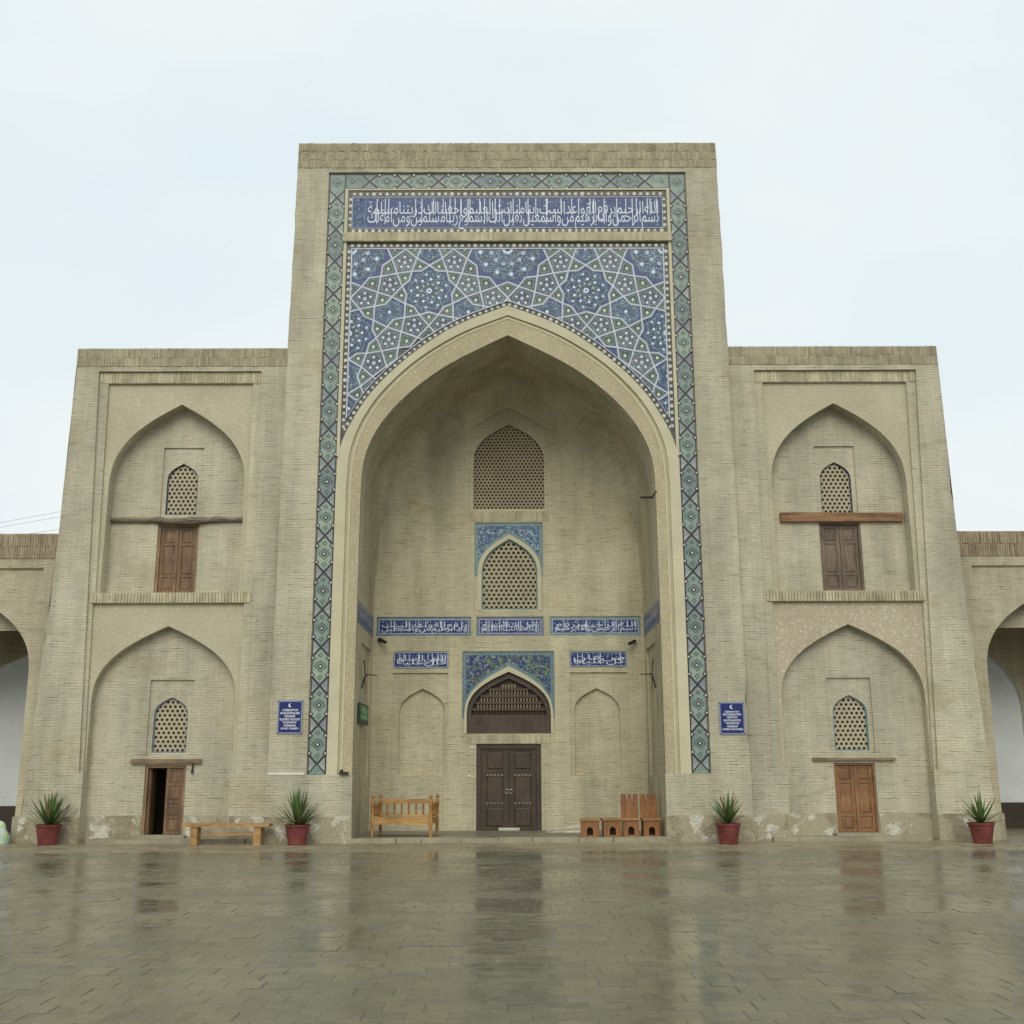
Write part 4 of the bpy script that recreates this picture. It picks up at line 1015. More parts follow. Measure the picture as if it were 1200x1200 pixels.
def place_unit(x, z, vert, first=False, last=False):
    for nm in ('h', 'a', 'b'):
        me, c = shared[(vert, nm)]
        if nm != 'h' and last: continue
        link('border_tile', me, None, bd, (x + c[0], 0.044, z + c[1])).rotation_euler = (R(RQ.gauss(0, 0.35)), 0, R(RQ.gauss(0, 0.5)))
    diamond(orn, x, z, 0.078, 0.036, 0.01); diamond(orw, x, z, 0.036, 0.033, 0.01)
    dring(green, x, z, 0.155, 0.03, 0.0405)
    for a in (-1, 1):
        u, v = (0, a * 0.27) if vert else (a * 0.27, 0)
        dring(green, x + u, z + v, 0.062, 0.026, 0.0405)
        for b_ in (-1, 1):
            u, v = (b_ * BW * 0.93, a * 0.205) if vert else (a * 0.205, b_ * BW * 0.93)
            diamond(orn, x + u, z + v, 0.072, 0.037, 0.01); diamond(orw, x + u * 0.985, z + v, 0.032, 0.034, 0.01)
sx, z0 = 4.565, 1.56 + 0.24 - PER / 2
nv = 16
zlast = z0 + PER / 2 + nv * PER
for s in (-1, 1):
    # half unit at the foot, then whole units
    for k in range(nv):
        place_unit(s * sx, z0 + PER + k * PER, 1, last=False)
    me, c = shared[(1, 'h')]
    half, _ = thin(oriented([(PER / 2, 0), (PER / 2 - 0.225, -BW), (PER / 2 - 0.235, -BW), (PER / 2 - 0.235, BW), (PER / 2 - 0.225, BW)], 1), 0.06)
    mb, cc = tile_mesh(half); link('border_tile', mb.mesh('border_tile'), M_bt1, bd, (s * sx + cc[0], 0.044, z0 + cc[1]))
    for nm in ('a', 'b'):
        me, c = shared[(1, nm)]; o = link('border_tile', me, None, bd, (s * sx + c[0], 0.044, z0 + c[1]))
zh = 17.075
nh = 8
for k in range(nh):
    place_unit((k - (nh - 1) / 2) * PER, zh, 0, last=False)
for s in (-1, 1):
    # cut units at the corners
    xc = s * (nh / 2 + 0.5) * PER; e = PER / 2
    hx = clip_poly([(xc + p[0], zh + p[1]) for p in hexp], 0, s * 4.352, s)
    cp, _ = thin(hx, 0.07); mb, c = tile_mesh(cp); link('border_tile', mb.mesh('border_tile'), M_bt1, bd, (c[0], 0.044, c[1]))
    diamond(orn, xc, zh, 0.062, 0.036, 0.01); diamond(orw, xc, zh, 0.028, 0.033, 0.01)
    if s < 0:
        for nm in ('a', 'b'):
            me, c = shared[(0, nm)]; link('border_tile', me, None, bd, (xc + c[0], 0.044, zh + c[1]))
    zk = z0 + PER + nv * PER
    hx = clip_poly([(s * sx + p[1], zk + p[0]) for p in hexp], 1, 17.282, 1)
    cp, _ = thin(hx, 0.06); mb, c = tile_mesh(cp); link('border_tile', mb.mesh('border_tile'), M_bt1, bd, (c[0], 0.044, c[1]))
    diamond(orn, s * sx, zk, 0.062, 0.036, 0.01); diamond(orw, s * sx, zk, 0.028, 0.033, 0.01); dring(green, s * sx, zk, 0.145, 0.022, 0.0405)
mb = MB()
for s in (-1, 1):
    mb.box(s * sx - BW - 0.012, s * sx + BW + 0.012, 0.052, 0.075, ZB + 0.01, 17.30)
mb.box(-sx + BW, sx - BW, 0.0515, 0.075, zh - BW - 0.012, zh + BW + 0.012)
bd.data = mb.mesh('tile_border'); bd.data.materials.append(M_btdk)
obj('dark_ornament', orn, M_btdk, bd, kind='stuff'); obj('white_ornament', orw, M_bead, bd, kind='stuff')
M_bgreen = plain('border_green_glaze', (0.07, 0.11, 0.10), 0.3, 0.0, 0.3, 10.0)
obj('green_ornament', green, M_bgreen, bd, kind='stuff')
# brick fillets between border and inner panels
mb = MB()
for s in (-1, 1):
    a, b = sorted((s * 4.265, s * 4.345)); mb.box(a, b, 0.02, 0.074, 9.4, 16.86)
mb.box(-4.265, 4.265, 0.021, 0.074, 16.812, 16.858)
P('brick_fillet', mb, M_mould)

# ------------------------------------------------------------------ star pattern of the spandrels
A = 4.12; ZC = 15.10; DD = A / math.sqrt(3)
rB12, rX12, rV12, rVe = 0.95, 1.11, DD - 0.985, 1.425
rB9, rX9, rV9, rD = 0.60, 0.72, 0.985, 1.82
def pol(c, r, d): return (c[0] + r * math.cos(R(d)), c[1] + r * math.sin(R(d)))
faces = []
lat = {}
for i in range(-3, 4):
    for j in range(-4, 2):
        lat[(i, j)] = (i * A + j * A * 0.5, ZC + j * A * math.sqrt(3) / 2)
rk = lambda p: (round(p[0], 3), round(p[1], 3))
for c in lat.values():
    faces.append(('12', [pol(c, rB12 if k % 2 == 0 else rX12, 15 * k) for k in range(24)]))
    for k in range(12):
        d = 30 * k
        faces.append(('k', [pol(c, rB12, d), pol(c, rX12, d + 15), pol(c, rVe if k % 2 == 0 else rV12, d), pol(c, rX12, d - 15)]))
for (i, j), c in lat.items():
    for typ, c9 in ((0, (c[0] + A / 2, c[1] - A / (2 * math.sqrt(3)))), (180, (c[0] + A / 2, c[1] + A / (2 * math.sqrt(3))))):
        faces.append(('9', [pol(c9, rX9 if k % 2 == 0 else rB9, typ + 90 + 20 * k) for k in range(18)]))
        for k in range(9):
            d = typ + 110 + 40 * k
            faces.append(('k', [pol(c9, rB9, d), pol(c9, rX9, d + 20), pol(c9, rV9, d), pol(c9, rX9, d - 20)]))
        for al in (30, 150, 270):
            al += typ; P12 = pol(c9, DD, al); be = al + 180
            for sg in (-1, 1):
                x9 = pol(c9, rX9, al + sg * 20); v9 = pol(c9, rV9, al + sg * 40); vn = pol(c9, rV9, al)
                x12 = pol(P12, rX12, be - sg * 15); ve = pol(P12, rVe, be - sg * 30)
                faces.append(('p', [x12, ve, v9, x9, vn]))
    for dirn in (0, 60, 120):
        a = c; b = pol(c, A, dirn); M_ = ((a[0] + b[0]) / 2, (a[1] + b[1]) / 2)
        up_c = pol(M_, A / (2 * math.sqrt(3)), dirn + 90); dn_c = pol(M_, A / (2 * math.sqrt(3)), dirn - 90)
        va_a, va_b = pol(up_c, rV9, dirn - 90 - 20), pol(up_c, rV9, dirn - 90 + 20)
        vb_a, vb_b = pol(dn_c, rV9, dirn + 90 + 20), pol(dn_c, rV9, dirn + 90 - 20)
        xa, xb = pol(up_c, rX9, dirn - 90), pol(dn_c, rX9, dirn + 90)
        Da, Db = pol(a, rD, dirn), pol(b, rD, dirn + 180)
        faces.append(('o', [va_a, xa, va_b, Db, vb_b, xb, vb_a, Da]))
        faces.append(('k', [pol(a, rVe, dirn), va_a, Da, vb_a])); faces.append(('k', [pol(b, rVe, dirn + 180), va_b, Db, vb_b]))
# clip region: |x| <= XC, z <= ZC, above the arch border
XC = 4.115
half_o = catmull(OUTR_H, 8)
def offs(h, d):
    r = []
    for k in range(len(h)):
        a, b = h[max(k - 1, 0)], h[min(k + 1, len(h) - 1)]
        tx, tz = b[0] - a[0], b[1] - a[1]; l = math.hypot(tx, tz)
        r.append((h[k][0] - tz / l * d, h[k][1] + tx / l * d))
    r[0] = (0.0, r[0][1] + d * 0.12)
    return r
bound = offs(half_o, 0.165)
def zc(x):
    x = abs(x)
    for (a, b), (c, d) in zip(bound, bound[1:]):
        if a <= x <= c: return b + (d - b) * (x - a) / max(c - a, 1e-6)
    return bound[-1][1]
def clip_half(poly, ax, lim, sg):
    out = []
    for p, q in zip(poly, poly[1:] + poly[:1]):
        ip, iq = sg * p[ax] <= sg * lim, sg * q[ax] <= sg * lim
        if ip: out.append(p)
        if ip != iq:
            t = (lim - p[ax]) / (q[ax] - p[ax]); out.append((p[0] + (q[0] - p[0]) * t, p[1] + (q[1] - p[1]) * t))
    return out
def area(p): return 0.5 * sum(a[0] * b[1] - a[1] * b[0] for a, b in zip(p, p[1:] + p[:1]))
def clip(poly):
    for ax, lim, sg in ((0, XC, 1), (0, -XC, -1), (1, ZC, 1)):
        poly = clip_half(poly, ax, lim, sg)
        if len(poly) < 3: return None
    if max(p[1] - zc(p[0]) for p in poly) <= 0.01: return None
    if min(p[1] - zc(p[0]) for p in poly) < 0:
        d = []
        for p, q in zip(poly, poly[1:] + poly[:1]):
            m = max(1, int(math.hypot(q[0] - p[0], q[1] - p[1]) / 0.03))
            d += [(p[0] + (q[0] - p[0]) * k / m, p[1] + (q[1] - p[1]) * k / m) for k in range(m)]
        d = [(x, max(z, zc(x))) for x, z in d]
        r = []
        for p in d:
            if not r or math.hypot(p[0] - r[-1][0], p[1] - r[-1][1]) > 0.006: r.append(p)
        poly = r
    if len(poly) < 3 or abs(area(poly)) < 0.004: return None
    return poly if area(poly) > 0 else poly[::-1]
spn = P('spandrel_mosaic', MB().plate([(-4.26, 15.29)] + [(-4.26, 9.6)] + [(-x, z) for x, z in reversed(half_o) if z > 9.6] + [(x, z) for x, z in half_o[1:] if z > 9.6] + [(4.26, 9.6), (4.26, 15.29)], (), 0.058), M_beadbg, label='blue mosaic spandrel of twelve and nine pointed stars')
seen = set(); segs = {}; kept = []
M_inlay = plain('turquoise_inlay', (0.20, 0.33, 0.36), 0.3, 0.0, 0.35, 8.0)
TM = {'12': M_star12, '9': M_star9, 'k': M_kite, 'p': M_pent, 'o': M_oct}
for kd, poly in faces:
    cc = (sum(p[0] for p in poly) / len(poly), sum(p[1] for p in poly) / len(poly))
    if abs(cc[0]) > XC + 1.2 or cc[1] > ZC + 1.2 or cc[1] < 9: continue
    key = (kd, rk(cc))
    if key in seen: continue
    seen.add(key)
    for p, q in zip(poly, poly[1:] + poly[:1]): segs[tuple(sorted((rk(p), rk(q))))] = (p, q)
    cp = clip(poly)
    if not cp: continue
    kept.append((kd, poly))
    q = [(p[0] - cc[0], p[1] - cc[1]) for p in cp]
    mb = MB().plate(q, (), 0.0).reveal(list(reversed(q)), 0.0, 0.02)
    link('mosaic_tile', mb.mesh('mosaic_tile'), TM[kd], spn, (cc[0], 0.042, cc[1])).rotation_euler = (R(RQ.gauss(0, 0.25)), 0, R(RQ.gauss(0, 0.3)))
mb = MB(); SWD = 0.023
def inside(p): return abs(p[0]) <= XC + 1e-3 and p[1] <= ZC + 1e-3 and p[1] >= zc(p[0]) - 1e-3
for p, q in segs.values():
    m = 24; pts = [(p[0] + (q[0] - p[0]) * k / m, p[1] + (q[1] - p[1]) * k / m) for k in range(m + 1)]
    ok = [k for k in range(m + 1) if inside(pts[k])]
    if len(ok) < 2: continue
    a, b = pts[ok[0]], pts[ok[-1]]; l = math.hypot(b[0] - a[0], b[1] - a[1])
    tx, tz = (b[0] - a[0]) / l, (b[1] - a[1]) / l; nx, nz = -tz * SWD, tx * SWD
    a = (a[0] - tx * SWD * 0.5, a[1] - tz * SWD * 0.5); b = (b[0] + tx * SWD * 0.5, b[1] + tz * SWD * 0.5)
    o_ = [(a[0] - nx, a[1] - nz), (b[0] - nx, b[1] - nz), (b[0] + nx, b[1] + nz), (a[0] + nx, a[1] + nz)]
    yj = 0.030 + random.uniform(0, 0.003)
    mb.face([(x, yj, z) for x, z in o_], [(0, 0)] * 4)
    for k in range(4): mb.face([(o_[k][0], yj, o_[k][1]), (o_[k][0], 0.05, o_[k][1]), (o_[(k + 1) % 4][0], 0.05, o_[(k + 1) % 4][1]), (o_[(k + 1) % 4][0], yj, o_[(k + 1) % 4][1])], [(0, 0)] * 4)
inl = MB()
for key, poly in kept:
    cc = (sum(p[0] for p in poly) / len(poly), sum(p[1] for p in poly) / len(poly))
    for sc_ in {'12': (0.80, 0.45), '9': (0.78, 0.42), 'p': (0.72,), 'o': (0.68,), 'k': (0.62,)}[key]:
        P2 = [(cc[0] + (p[0] - cc[0]) * sc_, cc[1] + (p[1] - cc[1]) * sc_) for p in poly]
        for p, q in zip(P2, P2[1:] + P2[:1]):
            m = 12; pts = [(p[0] + (q[0] - p[0]) * k / m, p[1] + (q[1] - p[1]) * k / m) for k in range(m + 1)]
            ok = [k for k in range(m + 1) if inside(pts[k])]
            if len(ok) < 2: continue
            a, b = pts[ok[0]], pts[ok[-1]]; l = math.hypot(b[0] - a[0], b[1] - a[1])
            if l < 1e-4: continue
            nx, nz = -(b[1] - a[1]) / l * 0.008, (b[0] - a[0]) / l * 0.008
            inl.face([(a[0] - nx, 0.0355, a[1] - nz), (b[0] - nx, 0.0355, b[1] - nz), (b[0] + nx, 0.0355, b[1] + nz), (a[0] + nx, 0.0355, a[1] + nz)], [(0, 0)] * 4)
obj('inlay_lines', inl, M_inlay, spn, kind='stuff')
# rims of the star field
for s in (-1, 1): mb.box(s * 4.125 - 0.018, s * 4.125 + 0.018, 0.028, 0.055, zc(4.12), 15.11)
mb.box(-4.14, 4.14, 0.0285, 0.055, 15.095, 15.125)
bl = [(-x, z) for x, z in reversed(bound) if x <= 4.14] + [(x, z) for x, z in bound[1:] if x <= 4.14]
bo = [(x, z - 0.03) for x, z in bl]
ring(bl, bo, 0.027, 0.055, mb)
obj('strapwork', mb, M_strap, spn, kind='stuff')
mb = MB(); beads(mb, [(-4.2, 15.205), (4.2, 15.205)], 0.172, 0.05, 0.046)
for s in (-1, 1): beads(mb, [(s * 4.195, 10.1), (s * 4.195, 15.12)], 0.178, 0.05, 0.046)
mid_ = offs(half_o, 0.075); path = [(-x, z) for x, z in reversed(mid_) if x < 4.2] + [(x, z) for x, z in mid_[1:] if x < 4.2]
# resample the arch path evenly
res, acc = [path[0]], 0.0
for a, b in zip(path, path[1:]):
    d = math.hypot(b[0] - a[0], b[1] - a[1]); t = 0.165 - acc
    while t <= d:
        res.append((a[0] + (b[0] - a[0]) * t / d, a[1] + (b[1] - a[1]) * t / d)); t += 0.165
    acc = d - (t - 0.165)
beads(mb, res, 0.165, 0.046, 0.046)
obj('bead_border', mb, M_bead, spn, kind='stuff')

# ------------------------------------------------------------------ platform of the iwan
pf = P('iwan_floor', MB().box(-JX, JX, 0.16, YB + 0.3, -0.04, 0.10), M_floor)
x = -3.72
rk_ = random.Random(2)
while x < 3.70:
    w = min(rk_.uniform(0.55, 1.1), 3.72 - x)
    if 3.72 - x - w < 0.2: w = 3.72 - x
    P('kerb_stone', MB().box(x + 0.006, x + w - 0.006, -0.06 + rk_.uniform(-0.02, 0.02), 0.16, -0.04, 0.115 + rk_.uniform(-0.008, 0.012), 0.008), M_kerb)
    x += w

# ------------------------------------------------------------------ low arcades on either side
def arcade(s, label):
    root = empty('arcade', (0, 0, 0), label=label, category='arcade')
    T = lambda u, v, w: (s * u, w, v)
    Y0 = 0.60; zt = 7.54; x0, x1 = 11.2, 17.4; cx = 13.88
    pan = [(11.72, -0.02), (11.72, 6.65), (16.05, 6.65), (16.05, -0.02)]
    ol = [(x0, -0.02), (11.72, -0.02), (11.72, 6.65), (16.05, 6.65), (16.05, -0.02), (x1, -0.02), (x1, zt), (x0, zt)]
    mb = MB(T).plate(ol, (), Y0).reveal(pan, Y0, Y0 + 0.06, False)
    ar = arch(cx, 2.0, 4.0, 6.15, 4)
    p2 = [(11.72, -0.02), (cx - 2.0, -0.02)] + ar + [(cx + 2.0, -0.02), (16.05, -0.02), (16.05, 6.65), (11.72, 6.65)]
    op = [(cx - 2.0, -0.02)] + ar + [(cx + 2.0, -0.02)]
    mb.plate(p2, (), Y0 + 0.06).reveal(list(reversed(op)), Y0 + 0.06, 1.25, False)
    mb.box(min(s * x0, s * x1), max(s * x0, s * x1), Y0 + 0.3, 6, 7.3, zt - 0.01)
    mb.box(min(s * (x1 - 0.3), s * x1), max(s * (x1 - 0.3), s * x1), Y0 + 0.2, 6, 0, 7.3)
    obj('arcade_wall', mb, M_brick_arc, root)
    # gallery inside: white plaster back wall, barrel vault along x
    gx0, gx1, gy0, gy1, gs = 11.15, 17.2, 1.25, 4.1, 5.15
    al = arch_loop(13.2, 1.05, -0.01, 3.1, 4.9) if s > 0 else arch_loop(13.35, 1.95, -0.01, 3.1, 4.85)
    m2 = MB(T).plate(rect(gx0, gx1, -0.02, 7.3), [al], gy1)
    for gx in (gx0, gx1):
        m2.quad3((s * gx, gy0, -0.02), (s * gx, gy1, -0.02), (s * gx, gy1, 7), (s * gx, gy0, 7), ((gy0, 0), (gy1, 0), (gy1, 7), (gy0, 7)))
    obj('gallery_wall', m2, M_brick_arc, root)
    obj('plaster_recess', MB(T).reveal(al, gy1, gy1 + 0.12).plate(al, (), gy1 + 0.12), M_white, root)
    vc = arch((gy0 + gy1) / 2, (gy1 - gy0) / 2, gs, gs + 1.1, 2)
    mv = MB(); acc = 0.0
    for (a, b), (c, d) in zip(vc, vc[1:]):
        l = math.hypot(c - a, d - b)
        mv.face([(s * gx0, a, b), (s * gx1, a, b), (s * gx1, c, d), (s * gx0, c, d)], [(gx0, acc), (gx1, acc), (gx1, acc + l), (gx0, acc + l)]); acc += l
    obj('gallery_vault', mv, M_brick_arc, root)  # shaded plaster vault: brick colour stands in for the shade
    a, b = sorted((s * gx0, s * gx1)); obj('gallery_socle', MB().box(a, b, gy1 - 0.04, gy1 + 0.1, -0.02, 0.74), M_darksocle, root)
    obj('gallery_floor', MB().box(a, b, 0.62, gy1 + 0.8, -0.04, 0.06), M_floor, root)
    a, b = sorted((s * 11.24, s * 17.4))
    soldiers('parapet_bricks', a, b, Y0, 6.90, 2, 0.05, 0.31, M_sold_br, root, 0.03, 0.10, face=0.02)
    mb = MB()
    for u0, u1 in ((11.30, 11.90), (15.86, 17.4)):
        a, b = sorted((s * u0, s * u1)); obj('arcade_socle', MB().box(a, b, Y0 - 0.03, Y0 + 0.1, -0.03, 0.60), M_socle, root)
arcade(-1, 'low brick arcade adjoining the wing with the grey log beam')
arcade(1, 'low brick arcade adjoining the wing with the squared timber beam')

# ------------------------------------------------------------------ blue plaques and green sign
def plaque(cx, z0, w, h, lines, label):
    r = empty('plaque', (cx, 0.0, z0), label=label, category='sign', group='blue plaques on the portal piers')
    def rr(w_, h_, rad):
        p = []
        for (sx_, sz_, a0) in ((1, -1, -90), (1, 1, 0), (-1, 1, 90), (-1, -1, 180)):
            for k in range(5): p.append((sx_ * (w_ / 2 - rad) + rad * math.cos(R(a0 + k * 22.5)), sz_ * (h_ / 2 - rad) + rad * math.sin(R(a0 + k * 22.5)) + h / 2))
        return p
    obj('rim', MB().slab(rect(-w / 2, w / 2, 0, h), [], -0.03, -0.003), M_sign_rim, r)
    obj('face', MB().slab(rr(w - 0.075, h - 0.075, 0.035), [], -0.036, -0.03), M_sign_blue, r)
    mb = MB(); zt_ = h - 0.20; lh = (h - 0.28) / len(lines)
    for k, (tx, wf) in enumerate(lines):
        if not tx: continue
        ww = (w - 0.12) * wf
        fit_text(mb, text_mesh(tx, 0.02), -ww / 2, ww / 2, zt_ - (k + 1) * lh + lh * 0.2, zt_ - k * lh - lh * 0.06, -0.038)
    # crescent
    cz = h - 0.12; oc_ = [(0.045 * math.cos(R(a)), cz + 0.045 * math.sin(R(a))) for a in range(50, 311, 20)]
    ic = [(0.022 + 0.036 * math.cos(R(a)), cz + 0.004 + 0.036 * math.sin(R(a))) for a in range(300, 59, -20)]
    mb.plate(oc_ + ic, (), -0.038)
    obj('lettering', mb, M_sign_txt, r, kind='stuff')
    mb = MB()
    for a in (-1, 1):
        for b in (0.025, h - 0.025): mb.box(a * (w / 2 - 0.025) - 0.012, a * (w / 2 - 0.025) + 0.012, -0.036, -0.03, b - 0.012, b + 0.012)
    obj('screws', mb, M_iron, r, kind='stuff')
plaque(-5.235, 2.51, 0.60, 0.79, [("O'ZBEKISTON", 0.78), ('MUSULMONLARI', 0.95), ('IDORASI', 0.5), ('BUXORO VILOYATI', 1.0), ('"NAQSHBAND"', 0.72), ('TUMANIDAGI', 0.6), ("JOME' MASJIDI", 0.88)],
       'blue crescent plaque in Latin letters on the pier beside the plank bench')
plaque(5.345, 2.46, 0.61, 0.77, [('ЎЗБЕКИСТОН', 0.70), ('МУСУЛМОНЛАРИ', 0.88), ('ИДОРАСИ', 0.5), ('БУХОРО ВИЛОЯТИ', 0.82), ('"НАҚШБАНД"', 0.68), ('МАЖМУАСИ', 0.5), ('ЖОМЕЪ МАСЖИДИ', 1.0)],
       'blue crescent plaque in Cyrillic letters on the pier beside the square stools')
g = empty('green_sign', (-JX + 0.002, 1.40, 2.78), label='small green sign with pale print on the recess side wall', category='sign')
Tg = lambda u, v, w: (w, u, v)
mb = MB().box(0.0, 0.06, -0.86, 0.86, 0, 0.50); obj('case', mb, M_green_box, g)
obj('face', MB().box(0.06, 0.066, -0.72, 0.78, 0.10, 0.46), M_green, g)
mb = MB()
for (y0, y1, z0_, z1_) in ((-0.22, 0.25, 0.13, 0.16), (-0.22, 0.25, 0.18, 0.21), (-0.10, 0.08, 0.28, 0.32), (-0.14, -0.06, 0.30, 0.40), (0.08, 0.2, 0.33, 0.36), (-0.02, 0.05, 0.34, 0.42), (0.16, 0.22, 0.25, 0.33)):
    mb.box(0.066, 0.068, y0 * 2.3, y1 * 2.3, z0_, z1_)
obj('print', mb, M_green_txt, g)

# ------------------------------------------------------------------ small fittings
def camera_unit(x, z, s, label):
    r = empty('security_camera', (x, YB, z), label=label, category='camera', group='cameras below the tile band')
    obj('bracket', MB().box(-0.05, 0.05, -0.05, 0.0, -0.05, 0.05).tube([(0, -0.04, 0), (s * 0.04, -0.16, -0.02)], 0.016, 6), M_whitepl if s < 0 else M_iron, r)
    d = Vector((s * 0.24, -0.22, -0.14)).normalized(); a = Vector((s * 0.02, -0.12, 0.0))
    obj('housing', MB().tube([a - d * 0.04, a, a + d * 0.26, a + d * 0.27], [0.03, 0.045, 0.045, 0.03], 8), M_iron if s < 0 else M_iron, r)
camera_unit(-3.52, 5.12, 1, 'dark camera under the tile band on the bench side')
camera_unit(3.46, 5.06, -1, 'dark camera with white mount under the tile band above the stools')
for s, lab in ((-1, 'curved black lamp arm above the small green sign'), (1, 'curved black lamp arm on the bare recess side wall')):
    r = empty('lamp_bracket', (s * JX, 1.75, 3.95), label=lab, category='lamp arm', group='lamp arms in the arched recess')
    pts = [(0, 0, 0.0), (-s * 0.10, 0, 0.06), (-s * 0.22, -0.02, 0.09), (-s * 0.36, -0.03, 0.07)]
    arm = [(0.0, -0.45, -0.28), (-s * 0.03, -0.40, -0.10), (-s * 0.05, -0.28, 0.04), (-s * 0.07, -0.10, 0.09), (-s * 0.16, 0.05, 0.10), (-s * 0.30, 0.18, 0.10)]
    obj('arm', MB().tube(arm, [0.024, 0.022, 0.019, 0.017, 0.015, 0.012], 7), M_iron, r)
    obj('wall_rod', MB().tube([(-s * 0.012, -0.25, 0.45), (-s * 0.03, -0.12, 0.12), (-s * 0.02, 0.06, -0.38)], [0.02, 0.015, 0.008], 6), M_rust, r)
o = obj('wall_pipe', MB().box(-0.02, 0.02, -0.6, 0.0, -0.025, 0.025).tube([(0, 0, 0), (-0.32, 0, 0.0)], 0.03, 7), M_iron, None, (JX + 0.005, 0.62, 8.45), label='short dark metal pipe stub high on the arch jamb', category='pipe')
o = obj('valve_box', MB().box(-0.11, 0.11, -0.09, 0.0, -0.035, 0.02).box(-0.085, -0.02, -0.08, 0.0, 0.02, 0.075), M_iron, None, (-3.90, -0.03, 1.60), label='small black valve box low on the arch jamb', category='valve')
for k, (x, z) in enumerate(((-0.985, 2.22), (-1.06, 1.49))):
    obj('bell_button', MB().lathe(0, 0, [(0.035, 0.0), (0.04, 0.02), (0.02, 0.035)], 10), M_whitepl, None, (x, YB + (0.0 if k == 0 else -0.036), z), label=('small white knob near the upper corner of the dark door' if k == 0 else 'small white knob at mid height beside the dark door'), category='knob').rotation_euler = (R(90), 0, 0)

# ------------------------------------------------------------------ furniture
def plain_bench():
    r = empty('plank_bench', (-6.52, -0.33, 0.0), R(-3), label='long plain wooden bench without a back beside the open door', category='bench')
    L2 = 1.02
    obj('seat', MB().box(-L2, L2, -0.17, 0.17, 0.40, 0.475, 0.003), M_bench, r)
    for s in (-1, 1): obj('leg', MB().box(s * 0.74 - 0.085, s * 0.74 + 0.085, -0.14, 0.14, 0.0, 0.40, 0.003), M_bench, r)
    obj('stretcher', MB().box(-0.655, 0.655, -0.03, 0.03, 0.20, 0.25), M_bench, r)
plain_bench()
def turned_post(h, base=0.0):
    return MB().lathe(0, 0, [(0.028, base), (0.042, base + 0.03), (0.03, base + 0.07), (0.045, base + 0.16), (0.032, base + 0.24), (0.046, base + 0.27), (0.046, base + 0.42), (0.03, base + 0.46), (0.042, base + 0.56), (0.032, base + 0.68),
                             (0.046, base + 0.71), (0.046, h - 0.14), (0.02, h - 0.12), (0.045, h - 0.075), (0.048, h - 0.05), (0.034, h - 0.015), (0.004, h)], 12)
def settee():
    r = empty('settee', (-2.50, 0.66, 0.10), R(-9), label='varnished pine settee with turned posts and spindle back', category='bench')
    W, Dp = 0.71, 0.36
    for s in (-1, 1):
        for y in (-Dp, Dp): obj('post', turned_post(1.0 if y < 0 else 1.0), M_pineZ, r, (s * W, y, 0), smooth=True)
    obj('front_apron', MB().box(-W + 0.03, W - 0.03, -Dp - 0.018, -Dp + 0.018, 0.30, 0.475), M_pine, r)
    obj('seat', MB().box(-W + 0.03, W - 0.03, -Dp + 0.018, Dp, 0.42, 0.455), M_pine, r)
    obj('back_rail', MB().box(-W + 0.03, W - 0.03, Dp - 0.02, Dp + 0.02, 0.76, 0.87), M_pine, r)
    obj('lower_rail', MB().box(-W + 0.03, W - 0.03, Dp - 0.02, Dp + 0.02, 0.475, 0.51), M_pine, r)
    sm = MB().lathe(0, 0, [(0.018, 0.51), (0.03, 0.55), (0.018, 0.58), (0.033, 0.64), (0.018, 0.70), (0.03, 0.73), (0.018, 0.76)], 8).mesh('spindle'); sm.materials.append(M_pineZ)
    for k in range(7): link('spindle', sm, None, r, (-0.54 + k * 0.18, Dp, 0.0), smooth=True)
    for s in (-1, 1):
        obj('arm_rail', MB().box(s * W - 0.025, s * W + 0.025, -Dp + 0.03, Dp - 0.03, 0.74, 0.80), M_pine, r)
        obj('side_rail', MB().box(s * W - 0.018, s * W + 0.018, -Dp + 0.03, Dp - 0.03, 0.32, 0.46), M_pine, r)
        for k in range(3): link('spindle', sm, None, r, (s * W, -0.14 + k * 0.14, -0.03), smooth=True)
settee()
